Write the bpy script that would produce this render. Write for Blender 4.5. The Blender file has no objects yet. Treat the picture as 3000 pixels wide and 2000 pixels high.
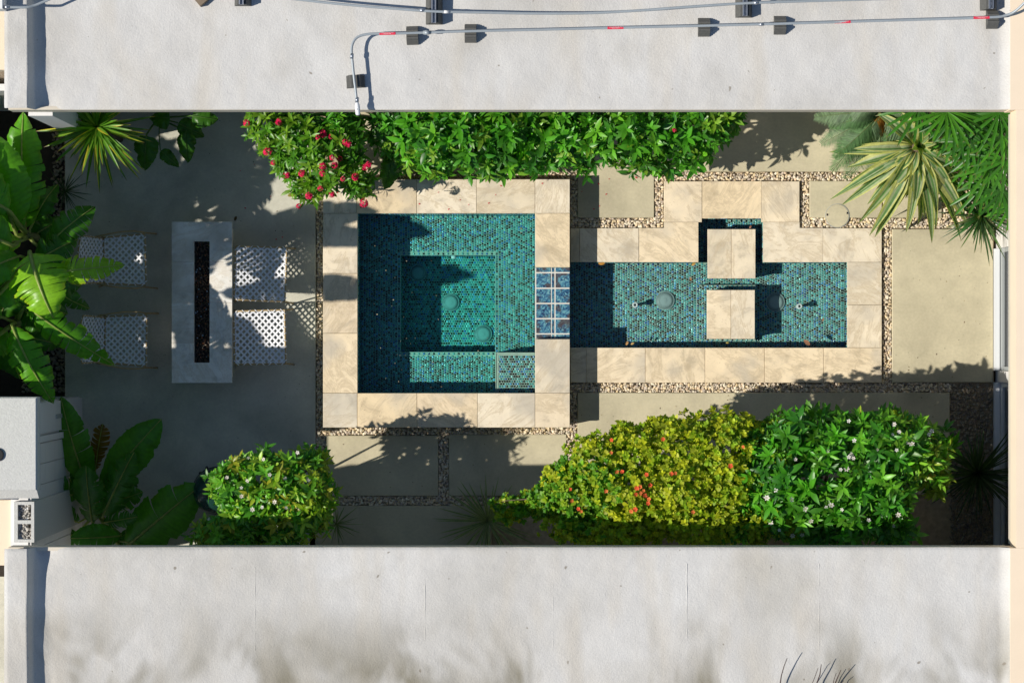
import bpy, math, random
import numpy as np
from mathutils import Vector, Matrix

random.seed(7)
rng = np.random.default_rng(7)
R = math.radians
scene = bpy.context.scene
COL = scene.collection

# ------------------------------------------------------------------ camera
H = 22.0            # camera height over the patio (metres)
F = 6260.0          # focal length in pixels of the 3000 px wide photograph
cam_data = bpy.data.cameras.new("camera")
cam = bpy.data.objects.new("camera", cam_data)
COL.objects.link(cam)
cam.location = (0, 0, H)
cam.rotation_euler = (0, 0, 0)
cam_data.sensor_width = 36.0
cam_data.lens = 36.0 * F / 3000.0
cam_data.clip_start = 0.5
cam_data.clip_end = 600.0
scene.camera = cam

# ------------------------------------------------------------------ light
SUN_TRAVEL = Vector((0.314, 0.064, -0.30)).normalized()
elev = math.asin(-SUN_TRAVEL.z)
world = bpy.data.worlds.new("World")
scene.world = world
world.use_nodes = True
wn = world.node_tree.nodes
sky = wn.new("ShaderNodeTexSky")
sky.sky_type = 'NISHITA'
sky.sun_disc = False
sky.sun_elevation = elev
sky.sun_rotation = math.atan2(-SUN_TRAVEL.x, -SUN_TRAVEL.y)
sky.air_density = 1.0
sky.dust_density = 0.2
sky.ozone_density = 1.6
bg = wn["Background"]
bg.inputs["Strength"].default_value = 0.085
world.node_tree.links.new(sky.outputs[0], bg.inputs[0])
sd = bpy.data.lights.new("sun", 'SUN')
sd.energy = 5.0
sd.angle = R(0.5)
sd.color = (1.0, 0.94, 0.84)
sun = bpy.data.objects.new("sun", sd)
COL.objects.link(sun)
sun.location = (-12, -3, 14)
sun.rotation_euler = SUN_TRAVEL.to_track_quat('-Z', 'Y').to_euler()
vs = scene.view_settings
vs.view_transform = 'Standard'
vs.look = 'None'
vs.gamma = 1.0
vs.exposure = 0.0
vs.use_curve_mapping = False
scene.render.engine = 'CYCLES'
scene.cycles.max_bounces = 6
scene.cycles.diffuse_bounces = 3
scene.cycles.glossy_bounces = 2
scene.cycles.transparent_max_bounces = 16
scene.cycles.transmission_bounces = 6
scene.cycles.caustics_reflective = False
scene.cycles.caustics_refractive = False


# ------------------------------------------------------------------ helpers
def P(px, py, z=0.0):
    """point of the photograph (3000 x 2000 px) at height z, in metres"""
    return ((px - 1500.0) * (H - z) / F, (1000.0 - py) * (H - z) / F, z)


def PV(px, py, z=0.0):
    return Vector(P(px, py, z))


class MB:
    def __init__(self):
        self.v = []
        self.f = []
        self.c = []
        self.col = (1, 1, 1)

    def vert(self, p):
        self.v.append(tuple(p))
        self.c.append(self.col)
        return len(self.v) - 1

    def face(self, *idx):
        self.f.append(tuple(idx))

    def quadpts(self, *pts):
        self.f.append(tuple(self.vert(p) for p in pts))

    def box(self, x0, x1, y0, y1, z0, z1, ch=0.0, bottom=True):
        if x0 > x1: x0, x1 = x1, x0
        if y0 > y1: y0, y1 = y1, y0
        if ch <= 0:
            b = [self.vert(p) for p in ((x0, y0, z0), (x1, y0, z0), (x1, y1, z0), (x0, y1, z0),
                                        (x0, y0, z1), (x1, y0, z1), (x1, y1, z1), (x0, y1, z1))]
            self.f += [(b[4], b[5], b[6], b[7]), (b[0], b[1], b[5], b[4]), (b[1], b[2], b[6], b[5]),
                       (b[2], b[3], b[7], b[6]), (b[3], b[0], b[4], b[7])]
            if bottom: self.f.append((b[3], b[2], b[1], b[0]))
        else:
            zc = z1 - ch
            b = [self.vert(p) for p in ((x0, y0, z0), (x1, y0, z0), (x1, y1, z0), (x0, y1, z0),
                                        (x0, y0, zc), (x1, y0, zc), (x1, y1, zc), (x0, y1, zc),
                                        (x0 + ch, y0 + ch, z1), (x1 - ch, y0 + ch, z1),
                                        (x1 - ch, y1 - ch, z1), (x0 + ch, y1 - ch, z1))]
            for k in range(4):
                j = (k + 1) % 4
                self.f.append((b[k], b[j], b[j + 4], b[k + 4]))
                self.f.append((b[k + 4], b[j + 4], b[j + 8], b[k + 8]))
            self.f.append((b[8], b[9], b[10], b[11]))
            if bottom: self.f.append((b[3], b[2], b[1], b[0]))
        return self

    def prism(self, pts, z0, z1):
        """vertical prism over a polygon (counter-clockwise)"""
        n = len(pts)
        lo = [self.vert((p[0], p[1], z0)) for p in pts]
        hi = [self.vert((p[0], p[1], z1)) for p in pts]
        self.f.append(tuple(hi))
        self.f.append(tuple(reversed(lo)))
        for k in range(n):
            j = (k + 1) % n
            self.f.append((lo[k], lo[j], hi[j], hi[k]))
        return self

    def tube(self, pts, rad, n=8, caps=True):
        """tube along points; rad a number or a list"""
        pts = [Vector(p) for p in pts]
        m = len(pts)
        if not hasattr(rad, '__len__'): rad = [rad] * m
        rings = []
        up = Vector((0, 0, 1))
        prev = None
        for i, p in enumerate(pts):
            t = (pts[min(i + 1, m - 1)] - pts[max(i - 1, 0)])
            if t.length < 1e-9: t = Vector((0, 0, 1))
            t.normalize()
            if prev is None:
                a = up if abs(t.z) < 0.9 else Vector((1, 0, 0))
                s = t.cross(a).normalized()
            else:
                s = (prev - t * prev.dot(t))
                s = s.normalized() if s.length > 1e-6 else t.orthogonal().normalized()
            prev = s
            u = s.cross(t)
            rings.append([self.vert(p + (s * math.cos(2 * math.pi * k / n) + u * math.sin(2 * math.pi * k / n)) * rad[i]) for k in range(n)])
        for i in range(m - 1):
            for k in range(n):
                j = (k + 1) % n
                self.f.append((rings[i][k], rings[i][j], rings[i + 1][j], rings[i + 1][k]))
        if caps:
            self.f.append(tuple(reversed(rings[0])))
            self.f.append(tuple(rings[-1]))
        return self

    def lathe(self, prof, n=24, cx=0.0, cy=0.0):
        """profile [(r, z)] turned round the z axis at (cx, cy)"""
        rings = []
        for r, z in prof:
            rings.append([self.vert((cx + r * math.cos(2 * math.pi * k / n), cy + r * math.sin(2 * math.pi * k / n), z)) for k in range(n)])
        for i in range(len(prof) - 1):
            for k in range(n):
                j = (k + 1) % n
                self.f.append((rings[i][k], rings[i][j], rings[i + 1][j], rings[i + 1][k]))
        self.f.append(tuple(rings[-1]))
        self.f.append(tuple(reversed(rings[0])))
        return self

    def mesh(self, name, smooth=False, colors=False):
        me = bpy.data.meshes.new(name)
        me.from_pydata(self.v, [], self.f)
        if colors:
            at = me.attributes.new("Col", 'FLOAT_COLOR', 'POINT')
            arr = np.ones((len(self.v), 4), dtype=np.float32)
            arr[:, :3] = np.array(self.c, dtype=np.float32)
            at.data.foreach_set("color", arr.ravel())
        if smooth:
            me.polygons.foreach_set("use_smooth", [True] * len(me.polygons))
        me.update()
        return me

    def build(self, name, material, parent=None, smooth=False, colors=False):
        return link(name, self.mesh(name, smooth, colors), material, parent)


def link(name, me, material=None, parent=None, mw=None):
    o = bpy.data.objects.new(name, me)
    COL.objects.link(o)
    if material is not None and not me.materials:
        me.materials.append(material)
    if parent is not None:
        o.parent = parent
        if mw is None:
            o.matrix_parent_inverse = parent_inv(parent)
    if mw is not None:
        o.matrix_basis = mw
    return o


def parent_inv(p):
    """parts are built in world coordinates: undo the parent's own placement"""
    return world_of(p).inverted()


def world_of(p):
    m = p.matrix_basis.copy()
    if p.parent is not None:
        m = world_of(p.parent) @ p.matrix_parent_inverse @ m
    return m


def thing(name, label, cat, loc=(0, 0, 0), group=None, rz=0.0):
    o = bpy.data.objects.new(name, None)
    COL.objects.link(o)
    o.empty_display_size = 0.05
    o.matrix_basis = Matrix.Translation(Vector(loc)) @ Matrix.Rotation(rz, 4, 'Z')
    tag(o, label, cat, group)
    return o


def tag(o, label=None, cat=None, group=None, kind=None):
    if label: o["label"] = label
    if cat: o["category"] = cat
    if group: o["group"] = group
    if kind: o["kind"] = kind
    return o


def struct(name, mb, material, label=None, smooth=False):
    o = mb.build(name, material, None, smooth)
    o["kind"] = "structure"
    if label: o["label"] = label
    return o


def instance_arrays(tv, tf, mats, cols=None, vcol=None):
    """numpy: copies of a template. tv (n,3), tf (m,k), mats (N,3,4)"""
    tv = np.asarray(tv, float)
    tf = np.asarray(tf, int)
    N = len(mats)
    V = np.einsum('nij,vj->nvi', mats[:, :, :3], tv) + mats[:, None, :, 3]
    V = V.reshape(-1, 3)
    Fa = (tf[None] + (np.arange(N) * len(tv))[:, None, None]).reshape(-1, tf.shape[1])
    C = None
    if cols is not None:
        C = np.repeat(np.asarray(cols, float)[:, None, :], len(tv), 1)
        if vcol is not None:
            C = C * np.asarray(vcol)[None]
        C = C.reshape(-1, 3)
    return V, Fa, C


def array_mesh(name, parts, smooth=False):
    """parts: list of (V, F, C) with quads or tris -> one mesh"""
    V = np.concatenate([p[0] for p in parts])
    me = bpy.data.meshes.new(name)
    loops, starts, totals = [], [], []
    off = 0
    st = 0
    for v, f, c in parts:
        k = f.shape[1]
        loops.append((f + off).ravel())
        starts.append(st + np.arange(len(f)) * k)
        totals.append(np.full(len(f), k))
        st += f.size
        off += len(v)
    loops = np.concatenate(loops); starts = np.concatenate(starts)
    me.vertices.add(len(V)); me.vertices.foreach_set("co", V.astype(np.float32).ravel())
    me.loops.add(len(loops)); me.loops.foreach_set("vertex_index", loops.astype(np.int32))
    me.polygons.add(len(starts)); me.polygons.foreach_set("loop_start", starts.astype(np.int32))
    if smooth:
        me.polygons.foreach_set("use_smooth", np.ones(len(starts), dtype=bool))
    if parts[0][2] is not None:
        C = np.ones((len(V), 4), np.float32)
        C[:, :3] = np.concatenate([p[2] for p in parts])
        at = me.attributes.new("Col", 'FLOAT_COLOR', 'POINT')
        at.data.foreach_set("color", C.ravel())
    me.update(calc_edges=True)
    me.validate()
    return me


def frames(pos, xdir, zdir, scale):
    """(N,3,4) matrices with local x along xdir, z near zdir"""
    pos = np.asarray(pos, float); x = np.asarray(xdir, float); z = np.asarray(zdir, float)
    x = x / np.linalg.norm(x, axis=1, keepdims=True)
    y = np.cross(z, x); y /= np.maximum(np.linalg.norm(y, axis=1, keepdims=True), 1e-9)
    z = np.cross(x, y)
    s = np.asarray(scale, float)
    if s.ndim == 1: s = np.repeat(s[:, None], 3, 1)
    m = np.zeros((len(pos), 3, 4))
    m[:, :, 0] = x * s[:, :1]; m[:, :, 1] = y * s[:, 1:2]; m[:, :, 2] = z * s[:, 2:3]; m[:, :, 3] = pos
    return m


# ------------------------------------------------------------------ materials
USE_VOL = True


class NT:
    def __init__(self, name):
        self.m = bpy.data.materials.new(name)
        self.m.use_nodes = True
        self.t = self.m.node_tree
        self.b = self.t.nodes["Principled BSDF"]
        self.out = self.t.nodes["Material Output"]

    def n(self, typ, **kw):
        nd = self.t.nodes.new(typ)
        for k, v in kw.items():
            if k in nd.inputs.keys():
                nd.inputs[k].default_value = v
            else:
                setattr(nd, k, v)
        return nd

    def l(self, a, b):
        self.t.links.new(a, b)

    def coord(self, kind="Object", rnd=False, scale=None):
        tc = self.n("ShaderNodeTexCoord")
        o = tc.outputs[kind]
        if rnd:
            oi = self.n("ShaderNodeObjectInfo")
            mul = self.n("ShaderNodeMath", operation='MULTIPLY'); mul.inputs[1].default_value = 37.0
            self.l(oi.outputs["Random"], mul.inputs[0])
            add = self.n("ShaderNodeVectorMath", operation='ADD')
            self.l(o, add.inputs[0]); self.l(mul.outputs[0], add.inputs[1])
            o = add.outputs[0]
        if scale is not None:
            mp = self.n("ShaderNodeVectorMath", operation='MULTIPLY')
            mp.inputs[1].default_value = scale
            self.l(o, mp.inputs[0]); o = mp.outputs[0]
        return o

    def noise(self, vec, scale, detail=4.0, rough=0.55, dist=0.0):
        nd = self.n("ShaderNodeTexNoise")
        nd.inputs["Scale"].default_value = scale
        nd.inputs["Detail"].default_value = detail
        nd.inputs["Roughness"].default_value = rough
        nd.inputs["Distortion"].default_value = dist
        self.l(vec, nd.inputs["Vector"])
        return nd.outputs["Fac"]

    def ramp(self, fac, stops):
        r = self.n("ShaderNodeValToRGB")
        e = r.color_ramp.elements
        while len(e) < len(stops): e.new(0.5)
        for i, (p, c) in enumerate(stops):
            e[i].position = p
            e[i].color = (c[0], c[1], c[2], 1) if hasattr(c, '__len__') else (c, c, c, 1)
        self.l(fac, r.inputs[0])
        return r.outputs[0]

    def mix(self, a, b, fac, mode='MIX'):
        m = self.n("ShaderNodeMix", data_type='RGBA', blend_type=mode)
        for sock, val in ((m.inputs[6], a), (m.inputs[7], b), (m.inputs[0], fac)):
            if isinstance(val, (int, float)): sock.default_value = val
            elif hasattr(val, '__len__'): sock.default_value = (*val[:3], 1)
            else: self.l(val, sock)
        return m.outputs[2]

    def bump(self, h, strength=0.3, dist=0.01, normal=None):
        b = self.n("ShaderNodeBump")
        b.inputs["Strength"].default_value = strength
        b.inputs["Distance"].default_value = dist
        self.l(h, b.inputs["Height"])
        if normal is not None: self.l(normal, b.inputs["Normal"])
        return b.outputs[0]

    def set(self, base=None, rough=None, spec=None, metal=None, normal=None):
        for key, val in (("Base Color", base), ("Roughness", rough), ("Specular IOR Level", spec), ("Metallic", metal), ("Normal", normal)):
            if val is None: continue
            s = self.b.inputs[key]
            if isinstance(val, (int, float)): s.default_value = val
            elif hasattr(val, '__len__'): s.default_value = (*val[:3], 1)
            else: self.l(val, s)
        return self.m


def plain(name, col, rough=0.5, metal=0.0, spec=0.5, nscale=None, namp=0.25, bump=0.0):
    t = NT(name)
    base = col
    nrm = None
    if nscale:
        v = t.coord("Object")
        f = t.noise(v, nscale, 5.0)
        base = t.mix([c * (1 - namp) for c in col], [min(1, c * (1 + namp)) for c in col], f)
        if bump: nrm = t.bump(f, bump, 0.01)
    return t.set(base, rough, spec, metal, nrm)


def m_roof():
    t = NT("foam_roof_coating")
    v = t.coord("Object")
    big = t.noise(v, 0.9, 3.0, 0.6)
    base = t.ramp(big, [(0.30, (0.50, 0.485, 0.455)), (0.52, (0.585, 0.572, 0.55)), (0.72, (0.635, 0.628, 0.612))])
    streak = t.noise(t.coord("Object", scale=(2.4, 0.55, 1.0)), 1.6, 2.0, 0.5)
    st = t.ramp(streak, [(0.50, 0.0), (0.78, 0.7)])
    base = t.mix(base, (0.56, 0.52, 0.455), st)
    # dirt ponds, as in the photograph: darker patches with a shape of their own
    mus = t.noise(v, 0.75, 3.0, 0.55, 0.3)
    mu = t.ramp(mus, [(0.57, 0.0), (0.78, 0.7)])
    base = t.mix(base, (0.44, 0.415, 0.36), mu)
    # dirt left where water stands: the low strip along the outer side of the lower roof
    sx = t.n("ShaderNodeSeparateXYZ"); t.l(v, sx.inputs[0])
    low = t.n("ShaderNodeMapRange"); low.inputs[1].default_value = -2.35; low.inputs[2].default_value = -3.05
    t.l(sx.outputs[1], low.inputs[0])
    pond = t.noise(t.coord("Object", scale=(1.0, 0.55, 1.0)), 1.25, 3.0, 0.6, 0.5)
    pm = t.n("ShaderNodeMath", operation='MULTIPLY'); t.l(low.outputs[0], pm.inputs[0]); t.l(t.ramp(pond, [(0.45, 0.0), (0.60, 1.0)]), pm.inputs[1])
    base = t.mix(base, (0.25, 0.23, 0.18), pm.outputs[0])
    band = t.noise(t.coord("Object", scale=(2.6, 0.22, 1.0)), 1.5, 1.0, 0.5)
    bm = t.n("ShaderNodeMath", operation='MULTIPLY'); t.l(low.outputs[0], bm.inputs[0]); t.l(t.ramp(band, [(0.50, 0.0), (0.64, 0.42)]), bm.inputs[1])
    base = t.mix(base, (0.46, 0.43, 0.38), bm.outputs[0])
    sp = t.noise(v, 13.0, 1.0, 0.5)
    spk = t.ramp(sp, [(0.765, 0.0), (0.80, 0.75)])
    base = t.mix(base, (0.22, 0.19, 0.15), spk)
    fine = t.noise(v, 75.0, 2.0, 0.65)
    mid = t.noise(v, 40.0, 1.0, 0.6, 0.3)
    tex = t.ramp(fine, [(0.25, 0.86), (0.75, 1.06)])
    base = t.mix(base, tex, 0.65, 'MULTIPLY')
    hgt = t.mix(fine, mid, 0.5)
    return t.set(base, 0.85, 0.25, 0.0, t.bump(hgt, 0.5, 0.009))


def m_travertine(name, tones, vein=1.0):
    t = NT(name)
    oi = t.n("ShaderNodeObjectInfo")
    v = t.coord("Object", rnd=True)
    tone = t.ramp(oi.outputs["Random"], [(i / max(1, len(tones) - 1), c) for i, c in enumerate(tones)])
    cloud = t.noise(v, 4.2, 6.0, 0.68, 0.5)
    c1 = t.ramp(cloud, [(0.32, 0.60), (0.46, 0.93), (0.68, 1.08)])
    base = t.mix(tone, c1, 0.9, 'MULTIPLY')
    # veins turned a different way on every stone
    tc = t.n("ShaderNodeTexCoord"); rot = t.n("ShaderNodeVectorRotate", rotation_type='Z_AXIS')
    ang = t.n("ShaderNodeMath", operation='MULTIPLY'); ang.inputs[1].default_value = 91.0
    t.l(oi.outputs["Random"], ang.inputs[0]); t.l(ang.outputs[0], rot.inputs["Angle"]); t.l(tc.outputs["Object"], rot.inputs["Vector"])
    sc = t.n("ShaderNodeVectorMath", operation='MULTIPLY'); sc.inputs[1].default_value = (1.0, 2.6, 1.0); t.l(rot.outputs[0], sc.inputs[0])
    vn = t.noise(sc.outputs[0], 2.2, 7.0, 0.7, 1.1)
    vf = t.ramp(vn, [(0.48, 0.0), (0.545, 0.62 * vein), (0.58, 0.06), (0.65, 0.6 * vein), (0.72, 0.1)])
    base = t.mix(base, (0.50, 0.40, 0.26), vf)
    wash = t.noise(v, 1.9, 3.0, 0.55)
    base = t.mix(base, (0.47, 0.43, 0.36), t.ramp(wash, [(0.52, 0.0), (0.70, 0.7)]))
    pit = t.noise(v, 48.0, 4.0, 0.7)
    base = t.mix(base, (0.34, 0.25, 0.16), t.ramp(pit, [(0.63, 0.0), (0.70, 0.65)]))
    return t.set(base, 0.62, 0.35, 0.0, t.bump(pit, 0.25, 0.004))


def m_concrete(name, col, amp=0.13):
    t = NT(name)
    v = t.coord("Object")
    a = t.noise(v, 1.1, 6.0, 0.6, 0.4)
    base = t.ramp(a, [(0.28, [c * (1 - amp * 1.3) for c in col]), (0.5, col), (0.72, [c * (1 + amp) for c in col])])
    b = t.noise(v, 4.5, 6.0, 0.65)
    base = t.mix(base, t.ramp(b, [(0.3, 0.86), (0.7, 1.08)]), 0.7, 'MULTIPLY')
    s = t.noise(v, 38.0, 3.0, 0.6)
    base = t.mix(base, t.ramp(s, [(0.3, 0.9), (0.7, 1.06)]), 0.7, 'MULTIPLY')
    d = t.noise(v, 17.0, 2.0, 0.5)
    base = t.mix(base, [c * 0.5 for c in col], t.ramp(d, [(0.72, 0.0), (0.80, 0.5)]))
    return t.set(base, 0.75, 0.3, 0.0, t.bump(s, 0.15, 0.003))


def m_leaf(name, rough=0.38, spec=0.45, trans=0.30, sat=(1.25, 1.55, 0.35), vein=0.0):
    t = NT(name)
    at = t.n("ShaderNodeAttribute", attribute_name="Col")
    v = t.coord("Object")
    f = t.noise(v, 22.0, 3.0, 0.6)
    base = t.mix(at.outputs["Color"], t.ramp(f, [(0.3, 0.78), (0.7, 1.2)]), 0.8, 'MULTIPLY')
    t.set(base, rough, spec, 0.0, t.bump(f, 0.12, 0.006))
    tr = t.n("ShaderNodeBsdfTranslucent")
    tc = t.mix(base, sat, 1.0, 'MULTIPLY')
    t.l(tc, tr.inputs["Color"])
    mx = t.n("ShaderNodeMixShader")
    mx.inputs[0].default_value = trans
    t.l(t.b.outputs[0], mx.inputs[1]); t.l(tr.outputs[0], mx.inputs[2])
    t.l(mx.outputs[0], t.out.inputs[0])
    return t.m


def m_attr(name, rough=0.4, spec=0.5, metal=0.0, nscale=0, amp=0.3):
    t = NT(name)
    at = t.n("ShaderNodeAttribute", attribute_name="Col")
    base = at.outputs["Color"]
    if nscale:
        f = t.noise(t.coord("Object"), nscale, 3.0, 0.6)
        base = t.mix(base, t.ramp(f, [(0.3, 1 - amp), (0.7, 1 + amp)]), 1.0, 'MULTIPLY')
    return t.set(base, rough, spec, metal)


def m_water(name, tint, absorb, density):
    t = NT(name)
    t.t.nodes.remove(t.b)
    v = t.coord("Object")
    rip = t.noise(v, 6.0, 2.0, 0.5)
    nrm = t.bump(rip, 0.12, 0.02)
    tr = t.n("ShaderNodeBsdfTransparent"); tr.inputs[0].default_value = (*tint, 1)
    gl = t.n("ShaderNodeBsdfGlossy"); gl.inputs["Roughness"].default_value = 0.03
    t.l(nrm, gl.inputs["Normal"])
    fr = t.n("ShaderNodeFresnel"); fr.inputs["IOR"].default_value = 1.33
    t.l(nrm, fr.inputs["Normal"])
    mx = t.n("ShaderNodeMixShader")
    t.l(fr.outputs[0], mx.inputs[0]); t.l(tr.outputs[0], mx.inputs[1]); t.l(gl.outputs[0], mx.inputs[2])
    t.l(mx.outputs[0], t.out.inputs["Surface"])
    va = t.n("ShaderNodeVolumeAbsorption")
    va.inputs["Color"].default_value = (*absorb, 1)
    va.inputs["Density"].default_value = density
    if USE_VOL: t.l(va.outputs[0], t.out.inputs["Volume"])
    return t.m


def m_glaze():
    t = NT("blue_glazed_tile")
    v = t.coord("Object", rnd=True)
    a = t.noise(v, 34.0, 5.0, 0.7, 1.2)
    base = t.ramp(a, [(0.28, (0.025, 0.02, 0.02)), (0.40, (0.02, 0.04, 0.10)), (0.48, (0.04, 0.14, 0.26)), (0.57, (0.13, 0.34, 0.40)), (0.72, (0.34, 0.54, 0.52))])
    b = t.noise(v, 9.0, 3.0, 0.5, 0.5)
    base = t.mix(base, (0.075, 0.05, 0.045), t.ramp(b, [(0.50, 0.0), (0.62, 0.85)]))
    return t.set(base, 0.12, 0.6)


M = {}
M['roof'] = m_roof()
M['trav'] = m_travertine("travertine", [(0.84, 0.72, 0.54), (0.79, 0.64, 0.42), (0.85, 0.75, 0.59), (0.70, 0.62, 0.48), (0.83, 0.69, 0.48), (0.76, 0.68, 0.54), (0.81, 0.63, 0.40)])
M['trav_grey'] = m_travertine("grey_travertine", [(0.80, 0.78, 0.73), (0.84, 0.81, 0.75)], 0.6)
M['conc'] = m_concrete("tan_concrete", (0.545, 0.49, 0.34), 0.17)
M['conc_patio'] = m_concrete("patio_concrete", (0.54, 0.525, 0.44), 0.22)
M['soil'] = plain("dark_soil", (0.035, 0.027, 0.02), 0.95, nscale=14, namp=0.5, bump=0.6)
M['bed'] = plain("gravel_bed", (0.42, 0.33, 0.22), 0.95, nscale=20, namp=0.5)
M['pebble'] = m_attr("river_pebble", 0.5, 0.35, nscale=26, amp=0.22)
M['tile'] = m_attr("mosaic_glass", 0.12, 0.6, nscale=70, amp=0.35)
M['grout'] = plain("mosaic_grout", (0.46, 0.50, 0.40), 0.8, nscale=30, namp=0.2)
M['trim'] = plain("pale_trim", (0.62, 0.64, 0.54), 0.5)
M['white_grout'] = plain("white_grout", (0.68, 0.66, 0.60), 0.8)
M['glaze'] = m_glaze()
M['white'] = plain("white_paint", (0.74, 0.73, 0.72), 0.6, nscale=3, namp=0.05)
M['stucco'] = plain("white_stucco", (0.72, 0.71, 0.69), 0.9, nscale=90, namp=0.12, bump=0.4)
M['stucco_grey'] = plain("grey_stucco", (0.54, 0.54, 0.52), 0.9, nscale=70, namp=0.22, bump=0.5)
M['beige'] = plain("beige_stucco", (0.80, 0.66, 0.50), 0.85, nscale=4, namp=0.06)
M['fascia'] = plain("fascia_paint", (0.62, 0.56, 0.46), 0.7, nscale=6, namp=0.12)
M['rubber'] = plain("black_rubber", (0.085, 0.085, 0.08), 0.7, nscale=40, namp=0.3)
M['steel'] = plain("galvanised_steel", (0.42, 0.45, 0.50), 0.42, 0.85, nscale=30, namp=0.2)
M['conduit'] = plain("grey_conduit", (0.34, 0.38, 0.41), 0.45, 0.2, nscale=12, namp=0.12)
M['red'] = plain("red_label", (0.72, 0.025, 0.07), 0.5)
M['print'] = plain("white_print", (0.82, 0.80, 0.80), 0.6)
M['strap'] = plain("white_strap", (0.76, 0.77, 0.80), 0.7, nscale=120, namp=0.08)
M['frame'] = plain("tan_rod", (0.42, 0.30, 0.14), 0.5, nscale=25, namp=0.2)
M['plastic'] = plain("drain_plastic", (0.42, 0.44, 0.42), 0.45)
M['dark'] = plain("dark_void", (0.012, 0.012, 0.013), 0.8)
M['alu'] = plain("window_frame_white", (0.72, 0.74, 0.76), 0.4)
M['grey_frame'] = plain("grey_frame", (0.35, 0.38, 0.39), 0.5)
M['green_glaze'] = plain("dark_green_enamel", (0.012, 0.05, 0.038), 0.22, 0.0, 0.6, nscale=60, namp=0.3)
M['wood'] = plain("grey_wood", (0.20, 0.15, 0.10), 0.7, nscale=20, namp=0.3)
M['bark'] = plain("bark", (0.13, 0.095, 0.06), 0.9, nscale=25, namp=0.4, bump=0.5)
M['twig'] = plain("red_brown_twig", (0.045, 0.02, 0.018), 0.7)
M['stem'] = plain("banana_stem", (0.11, 0.13, 0.035), 0.6, nscale=10, namp=0.4)
M['leaf'] = m_leaf("glossy_leaf")
M['leaf_soft'] = m_leaf("soft_leaf", 0.5, 0.3, 0.34)
M['banana'] = m_leaf("banana_leaf", 0.36, 0.42, 0.36, (1.3, 1.55, 0.25))
M['flower'] = m_leaf("petal", 0.6, 0.2, 0.3, (1.2, 1.0, 1.0))
M['glass_chip'] = m_attr("fire_glass", 0.15, 0.6)
M['water_spa'] = m_water("spa_water", (0.90, 0.985, 0.99), (0.12, 0.94, 0.90), 1.15)
M['water_basin'] = m_water("basin_water", (0.93, 0.985, 0.99), (0.20, 0.90, 0.90), 0.8)


def m_window():
    t = NT("window_glass")
    gl = t.n("ShaderNodeBsdfGlossy"); gl.inputs["Roughness"].default_value = 0.02
    tr = t.n("ShaderNodeBsdfTransparent"); tr.inputs[0].default_value = (0.75, 0.80, 0.76, 1)
    fr = t.n("ShaderNodeFresnel"); fr.inputs["IOR"].default_value = 1.5
    mx = t.n("ShaderNodeMixShader")
    t.l(fr.outputs[0], mx.inputs[0]); t.l(tr.outputs[0], mx.inputs[1]); t.l(gl.outputs[0], mx.inputs[2])
    t.l(mx.outputs[0], t.out.inputs[0])
    return t.m


M['window'] = m_window()

# ================================================================== THE SETTING
# ground sheet with pits left open under the two pools
PITS = [(-1.60, 0.27, -0.56, 1.33), (0.56, 3.48, -0.09, 0.84), (1.89, 2.61, 0.83, 1.29)]


def sheet(x0, x1, y0, y1, z, holes):
    m = MB()
    xs = sorted({x0, x1} | {h[k] for h in holes for k in (0, 1)})
    ys = sorted({y0, y1} | {h[k] for h in holes for k in (2, 3)})
    idx = {}
    for i in range(len(xs) - 1):
        for j in range(len(ys) - 1):
            cx, cy = (xs[i] + xs[i + 1]) / 2, (ys[j] + ys[j + 1]) / 2
            if any(h[0] < cx < h[1] and h[2] < cy < h[3] for h in holes): continue
            q = []
            for (a_, b_) in ((i, j), (i + 1, j), (i + 1, j + 1), (i, j + 1)):
                if (a_, b_) not in idx: idx[(a_, b_)] = m.vert((xs[a_], ys[b_], z))
                q.append(idx[(a_, b_)])
            m.face(*q)
    return m


struct('ground', sheet(-150, 150, -150, 150, -0.085, PITS), M['soil'])

lane = MB(); la = P(-900, 2300); lb = P(165, 1690); lane.box(la[0], lb[0], la[1], lb[1], -.084, -.06)
struct('lane', lane, M['conc_patio'])

# ---- paving: every concrete slab is a piece of the paving
pav = MB()
pav.box(P(192, 0)[0], P(925, 0)[0] - 0.02, -2.6, 2.7, -0.08, -0.055)
paving = struct('paving', pav, M['bed'])


def slab(x0, y0, x1, y1, mat='conc', z=0.0, parent=None, name='concrete_slab'):
    a = P(x0, y1, z); b = P(x1, y0, z)
    m = MB(); cx, cy = (a[0] + b[0]) / 2, (a[1] + b[1]) / 2
    m.box(a[0], b[0], a[1], b[1], -0.08 + 0.002, z, 0.006)
    return m.build(name, M[mat], parent or paving)


slab(190, 300, 925, 1620, 'conc_patio')
slab(1000, 240, 1690.5, 505)
slab(1692, 240, 1917, 638)
slab(1945, 240, 2562, 503)
slab(2372, 530, 2584.5, 638)
slab(2588, 530, 2760, 638)
slab(2614, 671, 2910, 1120)
slab(1692, 1150, 2783, 1448)
slab(956, 1275, 1284, 1452)
slab(1315, 1272, 1660, 1452)
slab(905, 1481, 1440, 1700)


# gravel bed just above the ground
a = P(925, 1640); b = P(2915, 300)
struct('gravel_bed', sheet(a[0], b[0], a[1], b[1], -0.045, PITS), M['bed'])


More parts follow.
